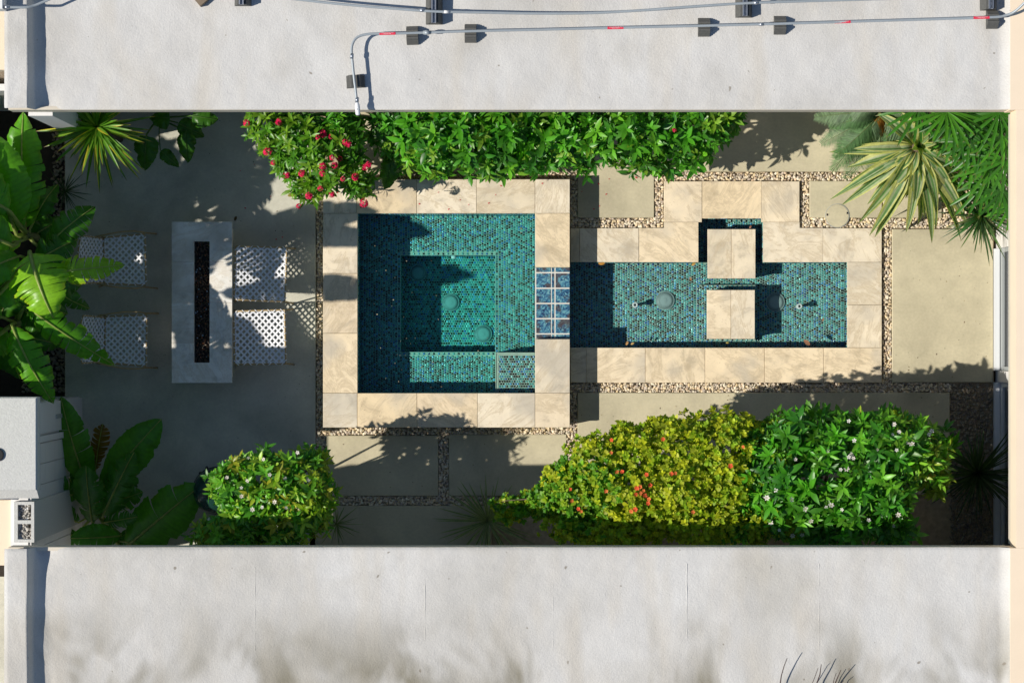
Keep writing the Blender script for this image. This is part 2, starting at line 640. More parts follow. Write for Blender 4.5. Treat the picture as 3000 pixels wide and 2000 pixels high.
def ico(sub=1):
    t = (1 + 5 ** 0.5) / 2
    v = [(-1, t, 0), (1, t, 0), (-1, -t, 0), (1, -t, 0), (0, -1, t), (0, 1, t), (0, -1, -t), (0, 1, -t), (t, 0, -1), (t, 0, 1), (-t, 0, -1), (-t, 0, 1)]
    f = [(0, 11, 5), (0, 5, 1), (0, 1, 7), (0, 7, 10), (0, 10, 11), (1, 5, 9), (5, 11, 4), (11, 10, 2), (10, 7, 6), (7, 1, 8), (3, 9, 4), (3, 4, 2), (3, 2, 6), (3, 6, 8), (3, 8, 9), (4, 9, 5), (2, 4, 11), (6, 2, 10), (8, 6, 7), (9, 8, 1)]
    v = [Vector(p).normalized() for p in v]
    for _ in range(sub):
        mid = {}; nf = []

        def mp(a, b):
            k = (min(a, b), max(a, b))
            if k not in mid:
                v.append((v[a] + v[b]).normalized()); mid[k] = len(v) - 1
            return mid[k]
        for (a, b, c) in f:
            ab, bc, ca = mp(a, b), mp(b, c), mp(c, a)
            nf += [(a, ab, ca), (b, bc, ab), (c, ca, bc), (ab, bc, ca)]
        f = nf
    return np.array([tuple(p) for p in v]), np.array(f)


PEB_V, PEB_F = ico(1)
PEB_PAL = np.array([(0.762, 0.62, 0.419), (0.679, 0.537, 0.349), (0.809, 0.703, 0.537), (0.526, 0.455, 0.372), (0.738, 0.573, 0.325), (0.455, 0.396, 0.349), (0.82, 0.762, 0.62), (0.62, 0.455, 0.313), (0.384, 0.325, 0.29), (0.714, 0.62, 0.455)])


def pebbles(rects, pitch, z, rmin, rmax, pal=PEB_PAL, dark=1.0):
    pos = []
    for (x0, y0, x1, y1) in rects:
        a = P(x0, y1); b = P(x1, y0)
        nx = max(1, int((b[0] - a[0]) / pitch)); ny = max(1, int((b[1] - a[1]) / pitch))
        for i in range(nx):
            for j in range(ny):
                pos.append((a[0] + (i + 0.5 + random.uniform(-.42, .42)) * (b[0] - a[0]) / nx, a[1] + (j + 0.5 + random.uniform(-.42, .42)) * (b[1] - a[1]) / ny, z + random.uniform(-.006, .012)))
    pos = np.array(pos); N = len(pos)
    parts = []
    for var in range(5):
        sel = np.arange(N) % 5 == var
        n = sel.sum()
        tv = PEB_V * (1 + 0.16 * rng.standard_normal((len(PEB_V), 1)).clip(-1.2, 1.2) * 0.8)
        ang = rng.uniform(0, 6.283, n)
        xd = np.stack([np.cos(ang), np.sin(ang), rng.uniform(-.3, .3, n)], 1)
        zd = np.stack([rng.uniform(-.3, .3, n), rng.uniform(-.3, .3, n), np.ones(n)], 1)
        r = rng.uniform(rmin, rmax, n)
        sc = np.stack([r * rng.uniform(1.0, 1.45, n), r * rng.uniform(.75, 1.0, n), r * rng.uniform(.5, .75, n)], 1)
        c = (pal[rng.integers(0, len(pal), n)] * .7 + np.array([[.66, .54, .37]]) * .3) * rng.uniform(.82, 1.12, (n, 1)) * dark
        parts.append(instance_arrays(tv, PEB_F, frames(pos[sel], xd, zd, sc), c))
    return array_mesh('gravel', parts, True)


strips = [(927, 470, 946, 1252), (927, 1252, 956, 1440), (950, 1253, 1668, 1273), (1285, 1274, 1314, 1480), (960, 1453, 1285, 1480), (1314, 1453, 1480, 1480), (1661, 1274, 1691, 1400), (1671, 1122, 1691, 1274), (948, 506, 1672, 523), (1672, 506, 1691, 668), (1691, 639, 1943, 667),
          (1918, 505, 1943, 639), (1943, 505, 2570, 529), (2345, 529, 2371, 667), (2371, 639, 2860, 667), (2586, 668, 2613, 1121), (1691, 1122, 2785, 1149), (2760, 505, 2910, 640), (2585, 529, 2588, 640)]
g1 = pebbles(strips, 0.0215, -0.025, 0.0105, 0.0175)
g2 = pebbles([(2785, 1122, 2908, 1600), (2613, 1122, 2785, 1149)], 0.029, -0.028, 0.011, 0.019, dark=0.42)  # dark factor puts the bed's shade into the pebble colour
o = link('gravel', g1, M['pebble']); tag(o, 'tan and cream river pebbles filling the strips round slabs and pool', 'gravel', kind='stuff')
o = link('gravel', g2, M['pebble']); tag(o, 'brown pebbles darkened to stand for shade in the bed beside the door wall', 'gravel', kind='stuff')
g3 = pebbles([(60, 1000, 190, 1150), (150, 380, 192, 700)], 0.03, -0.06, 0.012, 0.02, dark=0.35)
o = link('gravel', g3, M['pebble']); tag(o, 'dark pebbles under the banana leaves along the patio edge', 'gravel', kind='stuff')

# ================================================================== SPA
TP = 0.0256          # mosaic pitch
PAL = np.array([(0.020, 0.014, 0.012), (0.022, 0.018, 0.016), (0.03, 0.03, 0.035),
                (0.055, 0.23, 0.22), (0.08, 0.30, 0.28), (0.11, 0.36, 0.34), (0.05, 0.20, 0.20), (0.18, 0.44, 0.42), (0.07, 0.27, 0.26),
                (0.02, 0.10, 0.30), (0.03, 0.17, 0.40), (0.05, 0.25, 0.45), (0.10, 0.33, 0.48), (0.015, 0.05, 0.16)])
PW = np.array([.13, .12, .07, .10, .11, .09, .07, .05, .09, .05, .06, .06, .03, .03]); PW = PW / PW.sum()
t_ = 0.0102; c_ = 0.0085
TILE_V = np.array([(-t_, -t_, 0), (t_, -t_, 0), (t_, t_, 0), (-t_, t_, 0), (-c_, -c_, .004), (c_, -c_, .004), (c_, c_, .004), (-c_, c_, .004)])
TILE_F = np.array([(4, 5, 6, 7), (0, 1, 5, 4), (1, 2, 6, 5), (2, 3, 7, 6), (3, 0, 4, 7)])


class Mosaic:
    def __init__(self): self.p = []; self.x = []; self.z = []

    def plane(self, o, u, v, lu, lv, cols=True, skip=()):
        """tiles over the rectangle o + a u + b v; running bond along v when cols"""
        o, u, v = (np.array(q, float) for q in (o, u, v))
        n = np.cross(u, v)
        if not cols: u, v, lu, lv = v, u, lv, lu
        nu = max(1, int(round(lu / TP))); nv = max(1, int(round(lv / TP)))
        for i in range(nu):
            for j in range(-1, nv + 1):
                a = (i + .5) * lu / nu; b = (j + .5 + (0.5 if i % 2 else 0)) * lv / nv
                if b < TP * .3 or b > lv - TP * .3: continue
                q = o + u * a + v * b
                if any(s[0] < q[0] < s[1] and s[2] < q[1] < s[3] for s in skip): continue
                self.p.append(q); self.x.append(u); self.z.append(n)

    def build(self, parent, label=None):
        N = len(self.p)
        m = frames(np.array(self.p), np.array(self.x), np.array(self.z), np.ones(N) * 1.0)
        m[:, :, :2] *= rng.uniform(.92, 1.03, (N, 1, 1))
        c = PAL[rng.choice(len(PAL), N, p=PW)]
        c = np.where(c.max(1, keepdims=True) > .06, c * 1.18, c) * rng.uniform(.75, 1.3, (N, 1))
        me = array_mesh('mosaic_tiles', [instance_arrays(TILE_V, TILE_F, m, c)])
        o = link('mosaic_tiles', me, M['tile'], parent)
        tag(o, kind='stuff')
        if label: o["label"] = label
        return o


SX0, SX1, SY0, SY1 = -1.567, 0.2357, -0.5234, 1.300
OX0, OX1 = P(946, 0, .3)[0], P(1670, 0, .3)[0]
OY0, OY1 = P(0, 1252, .3)[1], P(0, 525, .3)[1]
HX0, HX1, HY0, HY1 = -1.1556, -0.1737, -0.110, 0.893
ZB, ZF, ZS = -0.19, -0.49, 0.09
SPW0, SPW1 = P(0, 993, .3)[1], P(0, 783, .3)[1]       # spillway opening
ZSP = 0.165

spa = thing('spa', 'raised square spa with travertine rim and teal mosaic interior', 'spa', ((OX0 + OX1) / 2, (OY0 + OY1) / 2, -0.085))
sh = MB()
i_ = 0.012
zt = 0.2695
for (x0, x1, y0, y1) in ((OX0 + i_, SX0, OY0 + i_, OY1 - i_), (SX0, SX1, OY0 + i_, SY0), (SX0, SX1, SY1, OY1 - i_)):
    sh.box(x0, x1, y0, y1, -0.75, zt)
sh.box(SX1, OX1 - i_, OY0 + i_, SPW0, -0.75, zt)
sh.box(SX1, OX1 - i_, SPW1, OY1 - i_, -0.75, zt)
sh.box(SX1, OX1 - i_, SPW0, SPW1, -0.75, ZSP - 0.012)
sh.build('shell', M['grout'], spa)
# bench ring, floor and step in grout, tiles on top
bn = MB()
bn.box(SX0 + .001, HX0, SY0 + .001, SY1 - .001, -0.745, ZB - .004)
bn.box(HX1, SX1 - .001, SY0 + .001, SY1 - .001, -0.745, ZB - .004)
bn.box(HX0, HX1, SY0 + .001, HY0, -0.745, ZB - .004)
bn.box(HX0, HX1, HY1, SY1 - .001, -0.745, ZB - .004)
bn.box(HX0, HX1, HY0, HY1, -0.748, ZF - .004)
bn.box(HX1 + .006, SX1 - .002, SY0 + .002, HY0 - .004, ZB - .006, ZS - .004)
bn.build('bench', M['grout'], spa)
STX0, STY1 = HX1 + .006, HY0 - .004
mo = Mosaic()
X, Y, Z = (1, 0, 0), (0, 1, 0), (0, 0, 1)
tr_ = 0.034
mo.plane((SX0, SY0, ZB - .004), X, Y, HX0 - tr_ - SX0, SY1 - SY0)
mo.plane((HX1 + tr_, STY1, ZB - .004), X, Y, SX1 - HX1 - tr_, SY1 - STY1)
mo.plane((HX0 - tr_, HY1 + tr_, ZB - .004), X, Y, HX1 - HX0 + 2 * tr_, SY1 - HY1 - tr_)
mo.plane((HX0 - tr_, SY0, ZB - .004), X, Y, HX1 - HX0 + tr_, HY0 - tr_ - SY0)
mo.plane((HX0, HY0, ZF - .004), X, Y, HX1 - HX0, HY1 - HY0, cols=False)
mo.plane((STX0 + .03, SY0, ZS - .004), X, Y, SX1 - STX0 - .03, STY1 - .03 - SY0, cols=False)
# single rows in the trim band
for (o_, u_, l_) in (((HX0 - .028, HY1 + .006, ZB - .004), X, HX1 - HX0 + .056), ((HX0 - .028, HY0 - .028, ZB - .004), X, HX1 - HX0 + .02)):
    mo.plane(o_, u_, Y, l_, .022, cols=True)
for x_ in (HX0 - .028, HX1 + .006):
    mo.plane((x_, HY0, ZB - .004), X, Y, .022, HY1 - HY0)
# walls above the bench
wl = zt - 0.03 - ZB
mo.plane((SX0, SY0, ZB), Y, Z, SY1 - SY0, wl)
mo.plane((SX1, SY1, ZB), (0, -1, 0), Z, SY1 - SPW1, wl)
mo.plane((SX1, SPW1, ZB), (0, -1, 0), Z, SPW1 - SPW0, ZSP - .03 - ZB)
mo.plane((SX1, SY0, ZB), (-1, 0, 0), Z, SX1 - SX0, wl)
mo.plane((SX0, SY1, ZB), X, (0, 0, 1), SX1 - SX0, wl)
fix = len(mo.p)
# pit walls
dp = ZB - ZF - .012
mo.plane((HX0, HY0, ZF), Y, Z, HY1 - HY0, dp)
mo.plane((HX1, HY1, ZF), (0, -1, 0), Z, HY1 - HY0, dp)
mo.plane((HX0, HY1, ZF), X, Z, HX1 - HX0, dp)
mo.plane((HX1, HY0, ZF), (-1, 0, 0), Z, HX1 - HX0, dp)
# step faces
mo.build(spa)
# pale trim lines round the pit and on the step
tm = MB()
w_ = .0055
for d in (0.0, .0285):
    a0, a1, b0, b1 = HX0 - d, HX1 + d, HY0 - d, HY1 + d
    z0, z1 = ZB - .005, ZB + .004
    tm.box(a0 - w_, a0, b0 - w_, b1 + w_, z0, z1); tm.box(a1, a1 + w_, b0 - w_ if d == 0 else STY1 + .002, b1 + w_, z0, z1)
    tm.box(a0 + .0001, a1 - .0001, b1, b1 + w_, z0, z1 - .0007); tm.box(a0 + .0001, min(a1, STX0) - .0001, b0 - w_, b0, z0, z1 - .0007)
for d in (0.0, .024):
    tm.box(STX0 + d, STX0 + d + w_, SY0 + .002, STY1 - d, ZS - .006, ZS + .003)
    tm.box(STX0 + d, SX1 - .003, STY1 - d - w_, STY1 - d, ZS - .006, ZS + .0024)
tm.build('trim', M['trim'], spa)


def stone(parent, x0, y0, x1, y1, z, th=0.03, mat='trav', gap=0.0012, name='coping_stone'):
    a = P(x0, y1, z); b = P(x1, y0, z)
    m = MB(); m.box(a[0] + gap, b[0] - gap, a[1] + gap, b[1] - gap, z - th, z + random.uniform(-.0012, .0012), 0.0035)
    return m.build(name, M[mat], parent)


for (x0, y0, x1, y1) in [(946, 525, 1045, 625), (1045, 525, 1221, 625), (1221, 525, 1396, 625), (1396, 525, 1568, 625), (1568, 525, 1670, 625),
                         (1568, 625, 1670, 783), (1568, 993, 1670, 1151),
                         (946, 1151, 1047, 1252), (1047, 1151, 1222, 1252), (1222, 1151, 1399, 1252), (1399, 1151, 1568, 1252), (1568, 1151, 1670, 1252),
                         (946, 625, 1048, 801), (946, 801, 1048, 976), (946, 976, 1048, 1151)]:
    stone(spa, x0, y0, x1, y1, 0.30)
# spillway tiles
sw = spa
bed = MB(); bed.box(SX1 + .001, OX1 - .002, SPW0 + .001, SPW1 - .001, ZSP - .011, ZSP - .003)
bed.build('spillway_bed', M['white_grout'], spa)
cols_ = [(1571, 1613), (1616.5, 1623), (1627.5, 1669)]
rows_ = [(784, 797), (801, 842.5), (846.5, 887), (891, 931.5), (935.5, 976), (980, 991)]
for (cx0, cx1) in cols_:
    for (ry0, ry1) in rows_:
        a = P(cx0, ry1, ZSP); b = P(cx1, ry0, ZSP)
        m = MB(); m.box(a[0], b[0], a[1], b[1], ZSP - .004, ZSP + .003, .0015)
        m.build('spillway_tile', M['glaze'], spa)


def drain(parent, px, py, z, r=0.093):
    """round ribbed drain cover"""
    c = P(px, py, z)
    base = MB(); base.lathe([(r * .97, z), (r * .97, z + .006)], 32, c[0], c[1])
    d = base.build('drain_cover', M['dark'], parent)
    rim = MB()
    for (ri, ro, h) in ((r * .93, r, .014), (0.0, r * .2, .030), (r * .30, r * .36, .026)):
        if ri > 0:
            rings = []
            for (rr, zz) in ((ro, z), (ro, z + h), (ri, z + h), (ri, z)):
                rings.append([rim.vert((c[0] + rr * math.cos(6.28318 * k / 32), c[1] + rr * math.sin(6.28318 * k / 32), zz)) for k in range(32)])
            for i in range(3):
                for k in range(32):
                    rim.face(rings[i][k], rings[i][(k + 1) % 32], rings[i + 1][(k + 1) % 32], rings[i + 1][k])
        else:
            rim.lathe([(ro, z + .004), (ro * .95, z + h)], 24, c[0], c[1])
    n = 44
    for k in range(n):
        a = 6.28318 * k / n; u = Vector((math.cos(a), math.sin(a), 0)); s = Vector((-u.y, u.x, 0)) * r * .035
        p0 = Vector(c) + u * r * .19 + Vector((0, 0, .028)); p1 = Vector(c) + u * r * .70 + Vector((0, 0, .024)); p2 = Vector(c) + u * r * .95 + Vector((0, 0, .010))
        for q0, q1 in ((p0, p1), (p1, p2)):
            rim.quadpts(q0 - s, q1 - s, q1 + s, q0 + s)
            dz = Vector((0, 0, .006))
            rim.quadpts(q0 - s - dz, q0 - s, q0 + s, q0 + s - dz)
            rim.quadpts(q0 + s, q1 + s, q1 + s - dz, q0 + s - dz)
            rim.quadpts(q0 - s - dz, q1 - s - dz, q1 - s, q0 - s)
    rim.build('grate', M['plastic'], d)
    return d


drain(spa, 1320, 886, ZF, .092); drain(spa, 1415, 978, ZF, .094); drain(spa, 1225, 800, ZF, .09)


def wall_lamp(parent, px, py, z, ydir=-1):
    """white round pool fitting set in the wall"""
    c = P(px, py, z)
    m = MB()
    pts = [Vector((c[0], c[1] + .02, z)), Vector((c[0], c[1], z)), Vector((c[0], c[1] - .012, z))]
    m.tube(pts, [.030, .030, .020], 16)
    return m.build('wall_fitting', M['white'], parent, True)


wall_lamp(spa, 1330, 755, ZB - .05)

wv = MB(); wv.box(SX0 + .0015, SX1 - .0015, SY0 + .0015, SY1 - .0015, -0.60, ZSP - .002)
o = struct('spa_water', wv, M['water_spa'])

# ================================================================== FOUNTAIN BASIN
zc = 0.02
BX0 = OX1; BX1 = P(2483, 0, zc)[0]; BY0 = P(0, 1018, zc)[1]; BY1 = P(0, 768, zc)[1]
NX0 = P(2046, 0, zc)[0]; NX1 = P(2236, 0, zc)[0]; NY1 = P(0, 640, zc)[1]
ZBF = -0.28
basin = thing('fountain_basin', 'sunken fountain basin with teal mosaic floor and travertine coping', 'fountain', ((BX0 + BX1) / 2, (BY0 + BY1) / 2, -0.085))
bs = MB()
w = .08
zt2 = zc - .031
bs.box(BX0 - .02, BX1 + w, BY0 - w, BY0, -.45, zt2)
bs.box(BX1, BX1 + w, BY0, BY1 + w, -.45, zt2)
bs.box(BX0 - .02, NX0, BY1, BY1 + w, -.45, zt2)
bs.box(NX1, BX1, BY1, BY1 + w, -.45, zt2)
bs.box(NX0 - w, NX0 - .0005, BY1 + w, NY1 + w, -.45, zt2)
bs.box(NX1 + .0005, NX1 + w, BY1 + w, NY1 + w, -.45, zt2)
bs.box(NX0, NX1, NY1, NY1 + w, -.45, zt2)
bs.box(BX0 - .02, BX1, BY0, BY1, -.45, ZBF - .004)
bs.box(NX0, NX1, BY1, NY1, -.45, ZBF - .004)
bs.build('basin_shell', M['grout'], basin)
mb_ = Mosaic()
mb_.plane((BX0, BY0, ZBF - .004), X, Y, BX1 - BX0, BY1 - BY0)
mb_.plane((NX0, BY1, ZBF - .004), X, Y, NX1 - NX0, NY1 - BY1)
hgt = zt2 - ZBF
mb_.plane((BX1, BY0, ZBF), Z, Y, hgt, BY1 - BY0, cols=False)
for q in (((BX0, BY0, ZBF), X, Z, BX1 - BX0), ):
    mb_.plane((BX1, BY0, ZBF), (-1, 0, 0), Z, BX1 - BX0, hgt)
mb_.plane((BX0, BY1, ZBF), X, Z, NX0 - BX0, hgt)
mb_.plane((NX1, BY1, ZBF), X, Z, BX1 - NX1, hgt)
mb_.plane((NX0, NY1, ZBF), X, Z, NX1 - NX0, hgt)
mb_.plane((NX0, BY1, ZBF), Y, Z, NY1 - BY1, hgt)
mb_.plane((NX1, NY1, ZBF), (0, -1, 0), Z, NY1 - BY1, hgt)
# spa side of the basin, below the spillway
mb_.plane((BX0 - .011, BY0, ZBF), Y, Z, BY1 - BY0, .25)
mb_.build(basin)
for r in [(1945, 531, 2057, 651), (2231, 531, 2343, 651), (1698, 668, 1872, 768), (2411, 668, 2584, 768),
          (2483, 768, 2584, 893), (2483, 893, 2584, 1018), (1671, 668, 1698, 768),
          (1671, 1018, 1717, 1121), (1717, 1018, 1891, 1121), (1891, 1018, 2066, 1121), (2066, 1018, 2240, 1121), (2240, 1018, 2413, 1121), (2413, 1018, 2584, 1121)]:
    stone(basin, *r, zc)


def lstone(parent, poly, z, th=.03):
    """coping stone with a cut-out corner: polygon in photo pixels, counter-clockwise seen from above"""
    m = MB(); m.prism([P(x, y, z)[:2] for x, y in poly], z - th, z)
    return m.build('coping_stone', M['trav'], parent)


lstone(basin, [(2057.4, 531.4), (2057.4, 639.8), (2230.6, 639.8), (2230.6, 531.4)], zc)
lstone(basin, [(1945.4, 651.4), (1945.4, 668), (1872.4, 668), (1872.4, 768), (2045.8, 768), (2045.8, 651.4)], zc)
lstone(basin, [(2236.2, 651.4), (2236.2, 768), (2410.6, 768), (2410.6, 668), (2342.6, 668), (2342.6, 651.4)], zc)


def pedestal(x0, y0, x1, y1, xm, plinth):
    a = P(x0, y1, zc); b = P(x1, y0, zc)
    m = MB(); m.box(a[0] + .012, b[0] - .012, a[1] + .012, b[1] - .012, ZBF - .006, zc - .0305)
    if plinth:
        m.box(a[0] - .085, b[0] + .03, a[1] - .018, b[1] + .055, ZBF - .007, -.205)
    ped = m.build('pedestal', M['grout'], basin)
    ms = Mosaic()
    x0_, x1_, y0_, y1_ = a[0] + .012, b[0] - .012, a[1] + .012, b[1] - .012
    hh = zc - .03 - ZBF
    ms.plane((x0_, y1_, ZBF), (0, -1, 0), Z, y1_ - y0_, hh)
    ms.plane((x1_, y0_, ZBF), Y, Z, y1_ - y0_, hh)
    ms.plane((x0_, y0_, ZBF), X, Z, x1_ - x0_, hh)
    ms.plane((x1_, y1_, ZBF), (-1, 0, 0), Z, x1_ - x0_, hh)
    if plinth:
        px0, px1, py0, py1 = a[0] - .085, b[0] + .03, a[1] - .018, b[1] + .055
        ms.plane((px0, py0, -.205), X, Y, px1 - px0, py1 - py0, skip=[(x0_, x1_, y0_, y1_)])
        ms.plane((px0, py1, ZBF), (0, -1, 0), Z, py1 - py0, .07)
        tl = MB(); tl.box(px0 - .003, px0 + .002, py0, py1, -.21, -.2035); tl.build('trim', M['trim'], ped)
    ms.build(ped)
    stone(ped, x0, y0, xm, y1, zc, name='stepping_stone')
    stone(ped, xm, y0, x1, y1, zc, name='stepping_stone')


pedestal(2073, 671, 2214, 816, 2143, False)
pedestal(2071, 849, 2212, 993, 2142, True)
drain(basin, 1948, 880, ZBF, .098); drain(basin, 2271, 885, ZBF, .098)


def nozzle(px, py, z=-.11):
    c = P(px, py, z)
    m = MB()
    m.lathe([(.022, ZBF - .004), (.022, ZBF + .02), (.014, ZBF + .03), (.014, z - .05)], 16, c[0], c[1])
    d = m.build('nozzle', M['white'], basin, True)
    rim = MB()
    n = 24
    prof = [(.014, z - .05), (.030, z - .035), (.030, z - .005), (.026, z), (.0125, z), (.0125, z - .02)]
    rings = [[rim.vert((c[0] + r * math.cos(6.28318 * k / n), c[1] + r * math.sin(6.28318 * k / n), zz)) for k in range(n)] for r, zz in prof]
    for i in range(len(prof) - 1):
        for k in range(n):
            rim.face(rings[i][k], rings[i][(k + 1) % n], rings[i + 1][(k + 1) % n], rings[i + 1][k])
    rim.build('nozzle_head', M['white'], d, True)
    h = MB(); h.lathe([(.0124, z - .02), (.0124, z - .0195)], 16, c[0], c[1]); h.build('nozzle_hole', M['dark'], d)


nozzle(1861, 893); nozzle(2343, 897)
wall_lamp(basin, 1856, 768, -.12); wall_lamp(basin, 2349, 768, -.12)
wb = MB(); wb.box(BX0 - .008, BX1 - .006, BY0 + .006, BY1 - .0005, -.36, -.035); struct('basin_water', wb, M['water_basin'])
wb = MB(); wb.box(NX0 + .006, NX1 - .006, BY1 + .0005, NY1 - .006, -.36, -.0352); struct('basin_water', wb, M['water_basin'])

# round skimmer lid
c = P(2453, 632, .004)
lid = thing('skimmer_lid', 'round concrete access lid with two finger holes beside the pool', 'lid', (c[0], c[1], -0.02))
m = MB(); m.lathe([(.118, -.04), (.118, .004), (.115, .006)], 48, c[0], c[1]); m.build('lid_disc', M['conc'], lid)
m = MB()
n = 48
rg = [[m.vert((c[0] + r * math.cos(6.28318 * k / n), c[1] + r * math.sin(6.28318 * k / n), zz)) for k in range(n)] for r, zz in ((.1195, -.04), (.1195, .0065), (.124, .0065), (.124, -.04))]
for i in range(3):
    for k in range(n): m.face(rg[i][k], rg[i][(k + 1) % n], rg[i + 1][(k + 1) % n], rg[i + 1][k])
m.build('lid_ring', M['plastic'], lid)
for (hx, hy) in ((2424, 629), (2483, 624)):
    q = P(hx, hy, .007); m = MB(); m.box(q[0] - .009, q[0] + .009, q[1] - .011, q[1] + .011, .004, .0075); m.build('finger_hole', M['dark'], lid)

# ================================================================== BUILDINGS
def vnoise2(x, y, seed=0):
    """cheap smooth noise for the roof heights"""
    s = 0
    for k, (fx, fy, a, ph) in enumerate(((1.3, .7, 1, .3), (2.9, 1.9, .55, 1.7), (.9, 3.7, .5, 4.1), (5.3, 4.1, .3, 2.2), (8.7, 6.9, .2, 5.0), (13.1, 17.3, .12, .9))):
        s = s + a * np.sin(fx * x + 1.3 * np.sin(fy * y * .7 + seed) + ph + seed * 1.7) * np.cos(fy * y + .8 * np.sin(fx * x * .6) + ph * 2 + seed)
    return s


ZR = 2.76
EX0 = P(12, 0, ZR + .13)[0]; EX1 = P(2957, 0, ZR)[0]
UY = P(0, 321, ZR)[1]; LY = P(0, 1603, ZR)[1]


def foam_roof(name, y_eave, y_far, parent, seed, sgn):
    """sprayed foam roof as a height field: raised kerb at the left, cove, lumps; y runs from the eave outwards"""
    L = abs(y_far - y_eave)
    xs = np.concatenate([np.arange(0, .42, .009), np.arange(.42, EX1 - EX0 - .30, .03), np.arange(EX1 - EX0 - .30, EX1 - EX0 + .001, .012)])
    ys = np.concatenate([np.arange(0, .30, .012), np.arange(.30, L + .001, .03)])
    Xg, Yg = np.meshgrid(xs, ys, indexing='ij')
    kerb_w = .208 + .004 * np.sin(Yg * 3.1 + seed)
    d = Xg - kerb_w
    bulge = .055 + .028 * np.sin(Yg * 2.3 + seed * 2) + .02 * np.sin(Yg * 5.7 + seed) + .008 * np.sin(Yg * 13 + seed)
    # height above the roof: kerb, steep drop, concave cove
    kh = .135
    drop = np.clip(d / .035, 0, 1)
    cove = np.clip((d - .03) / np.maximum(bulge + .09, .03), 0, 1)
    z = np.where(d < 0, kh - .012 * np.clip(-(Xg - .03) / .03, 0, 1), kh * (1 - .62 * drop - .38 * (1 - (1 - cove) ** 2)))
    # low outlet next to the kerb at the eave
    out_ = np.exp(-((Yg - .03) / .13) ** 2) * np.exp(-(np.clip(d - .05, 0, 9) / .16) ** 2) * (d > 0)
    z = z - .05 * out_
    # far end rises against the beige house roof
    e = EX1 - EX0 - Xg
    z = z + .050 * np.clip(1 - e / .10, 0, 1) ** 2
    lum = vnoise2(Xg * 1.0 + 3, Yg * 1.2, seed)
    z = z + .0042 * lum * np.clip(Yg / .2, 0, 1) + .0022 * vnoise2(Xg * 9, Yg * 9, seed + 2)
    edge = np.clip(Yg / .03, 0, 1)
    z = z - .012 * (1 - edge) ** 2
    nx, ny = Xg.shape
    V = np.stack([EX0 + Xg, y_eave + sgn * Yg, ZR + z], -1).reshape(-1, 3)
    I = np.arange(nx * ny).reshape(nx, ny)
    q = np.stack([I[:-1, :-1], I[1:, :-1], I[1:, 1:], I[:-1, 1:]], -1).reshape(-1, 4)
    if sgn < 0: q = q[:, ::-1]
    me = array_mesh(name, [(V, q, None)], True)
    o = link(name, me, M['roof'], parent)
    return o


def wing(label, y_eave, sgn, seed, nm):
    y_far = y_eave + sgn * 2.6
    b = thing('flat_roofed_wing', label, 'building', ((EX0 + EX1) / 2, y_eave + sgn * 1.4, -.085))
    foam_roof('roof', y_eave, y_far, b, seed, sgn)
    m = MB()
    # fascia boards on the courtyard side and at the left end
    ya, yb = sorted((y_eave - sgn * .002, y_eave + sgn * .03))
    m.box(EX0 + .004, EX1, ya, yb, ZR - .20, ZR - .014)
    m.build('fascia', M['fascia'], b)
    m = MB(); ya, yb = sorted((y_eave + sgn * .03, y_far)); m.box(EX0 + .004, EX0 + .03, ya, yb, ZR - .20, ZR + .10); m.build('end_fascia', M['fascia'], b)
    m = MB(); ya, yb = sorted((y_eave + sgn * .03, y_far - sgn * .01)); m.box(EX0 + .03, EX1, ya, yb, ZR - .20, ZR - .10); m.build('soffit', M['white'], b)
    m = MB(); ya, yb = sorted((y_eave + sgn * .42, y_far - sgn * .2)); m.box(EX0 + .35, EX1 + 2.0, ya, yb, -.085, ZR - .20); m.build('wall', M['stucco'], b)
    return b


upper = wing('flat white roofed wing carrying grey conduits, at the top of the photo', UY, 1, 1.0, 'upper')
lower = wing('flat white roofed wing without pipes, at the bottom of the photo', LY, -1, 2.6, 'lower')
# fin wall under the upper wing's left corner
m = MB(); m.box(EX0 + .14, EX0 + .36, UY - .035, UY + .43, -.085, ZR - .21); m.build('fin_wall', M['white'], upper)
# seams in the lower roof coating
for sx in (748, 1245, 1620, 2012, 2400):
    p0 = P(sx, 1650, ZR); m = MB(); pts = []
    for k in range(14):
        pts.append((p0[0] + .002 * math.sin(k * 1.3 + sx), p0[1] - k * .06, ZR - .0015 + .0055 * vnoise2(np.array(p0[0] - EX0 + 3), np.array((k * .06 + .14) * 1.2), 2.6)))
    m.tube(pts, .0035, 6); m.build('roof_seam', M['roof'], lower)

# house on the right: beige roof, overhanging eave, wall with sliding door
ex = 1454 * (H - ZR + .26) / F
house = thing('main_house', 'beige roofed house wall with white sliding door at the right edge', 'building', (6.4, 0, -.085))
m = MB()
m.box(EX1 - .004, 8.4, UY - .01, UY + 2.6, ZR - .18, ZR + .055)
m.box(EX1 - .004, 8.4, LY - 2.6, LY + .0, ZR - .18, ZR + .055)
m.box(ex, 8.4, LY + .0005, UY - .0105, ZR - .18, ZR + .052)
m.build('roof', M['beige'], house)
m = MB(); m.box(ex + .001, ex + .03, LY + .012, UY - .02, ZR - .26, ZR - .1805); m.build('fascia', M['fascia'], house)
WX = P(2911, 0, 0)[0] + .005
dy1, dy0 = P(0, 727, .1)[1], P(0, 1086, .1)[1]
m = MB()
m.box(WX + .03, WX + .22, dy1, UY + .4, -.085, ZR - .20)
m.box(WX + .03, WX + .22, dy0 - .115, dy0, -.085, ZR - .20)
m.box(WX + .03, WX + .22, LY - .4, dy0 - .115, -.085, .02)
m.box(WX + .03, WX + .22, dy0, dy1, 2.15, ZR - .20)
m.box(WX + .03, WX + .22, LY - .4, dy0 - .115, 2.15, ZR - .20)
m.build('wall', M['white'], house)
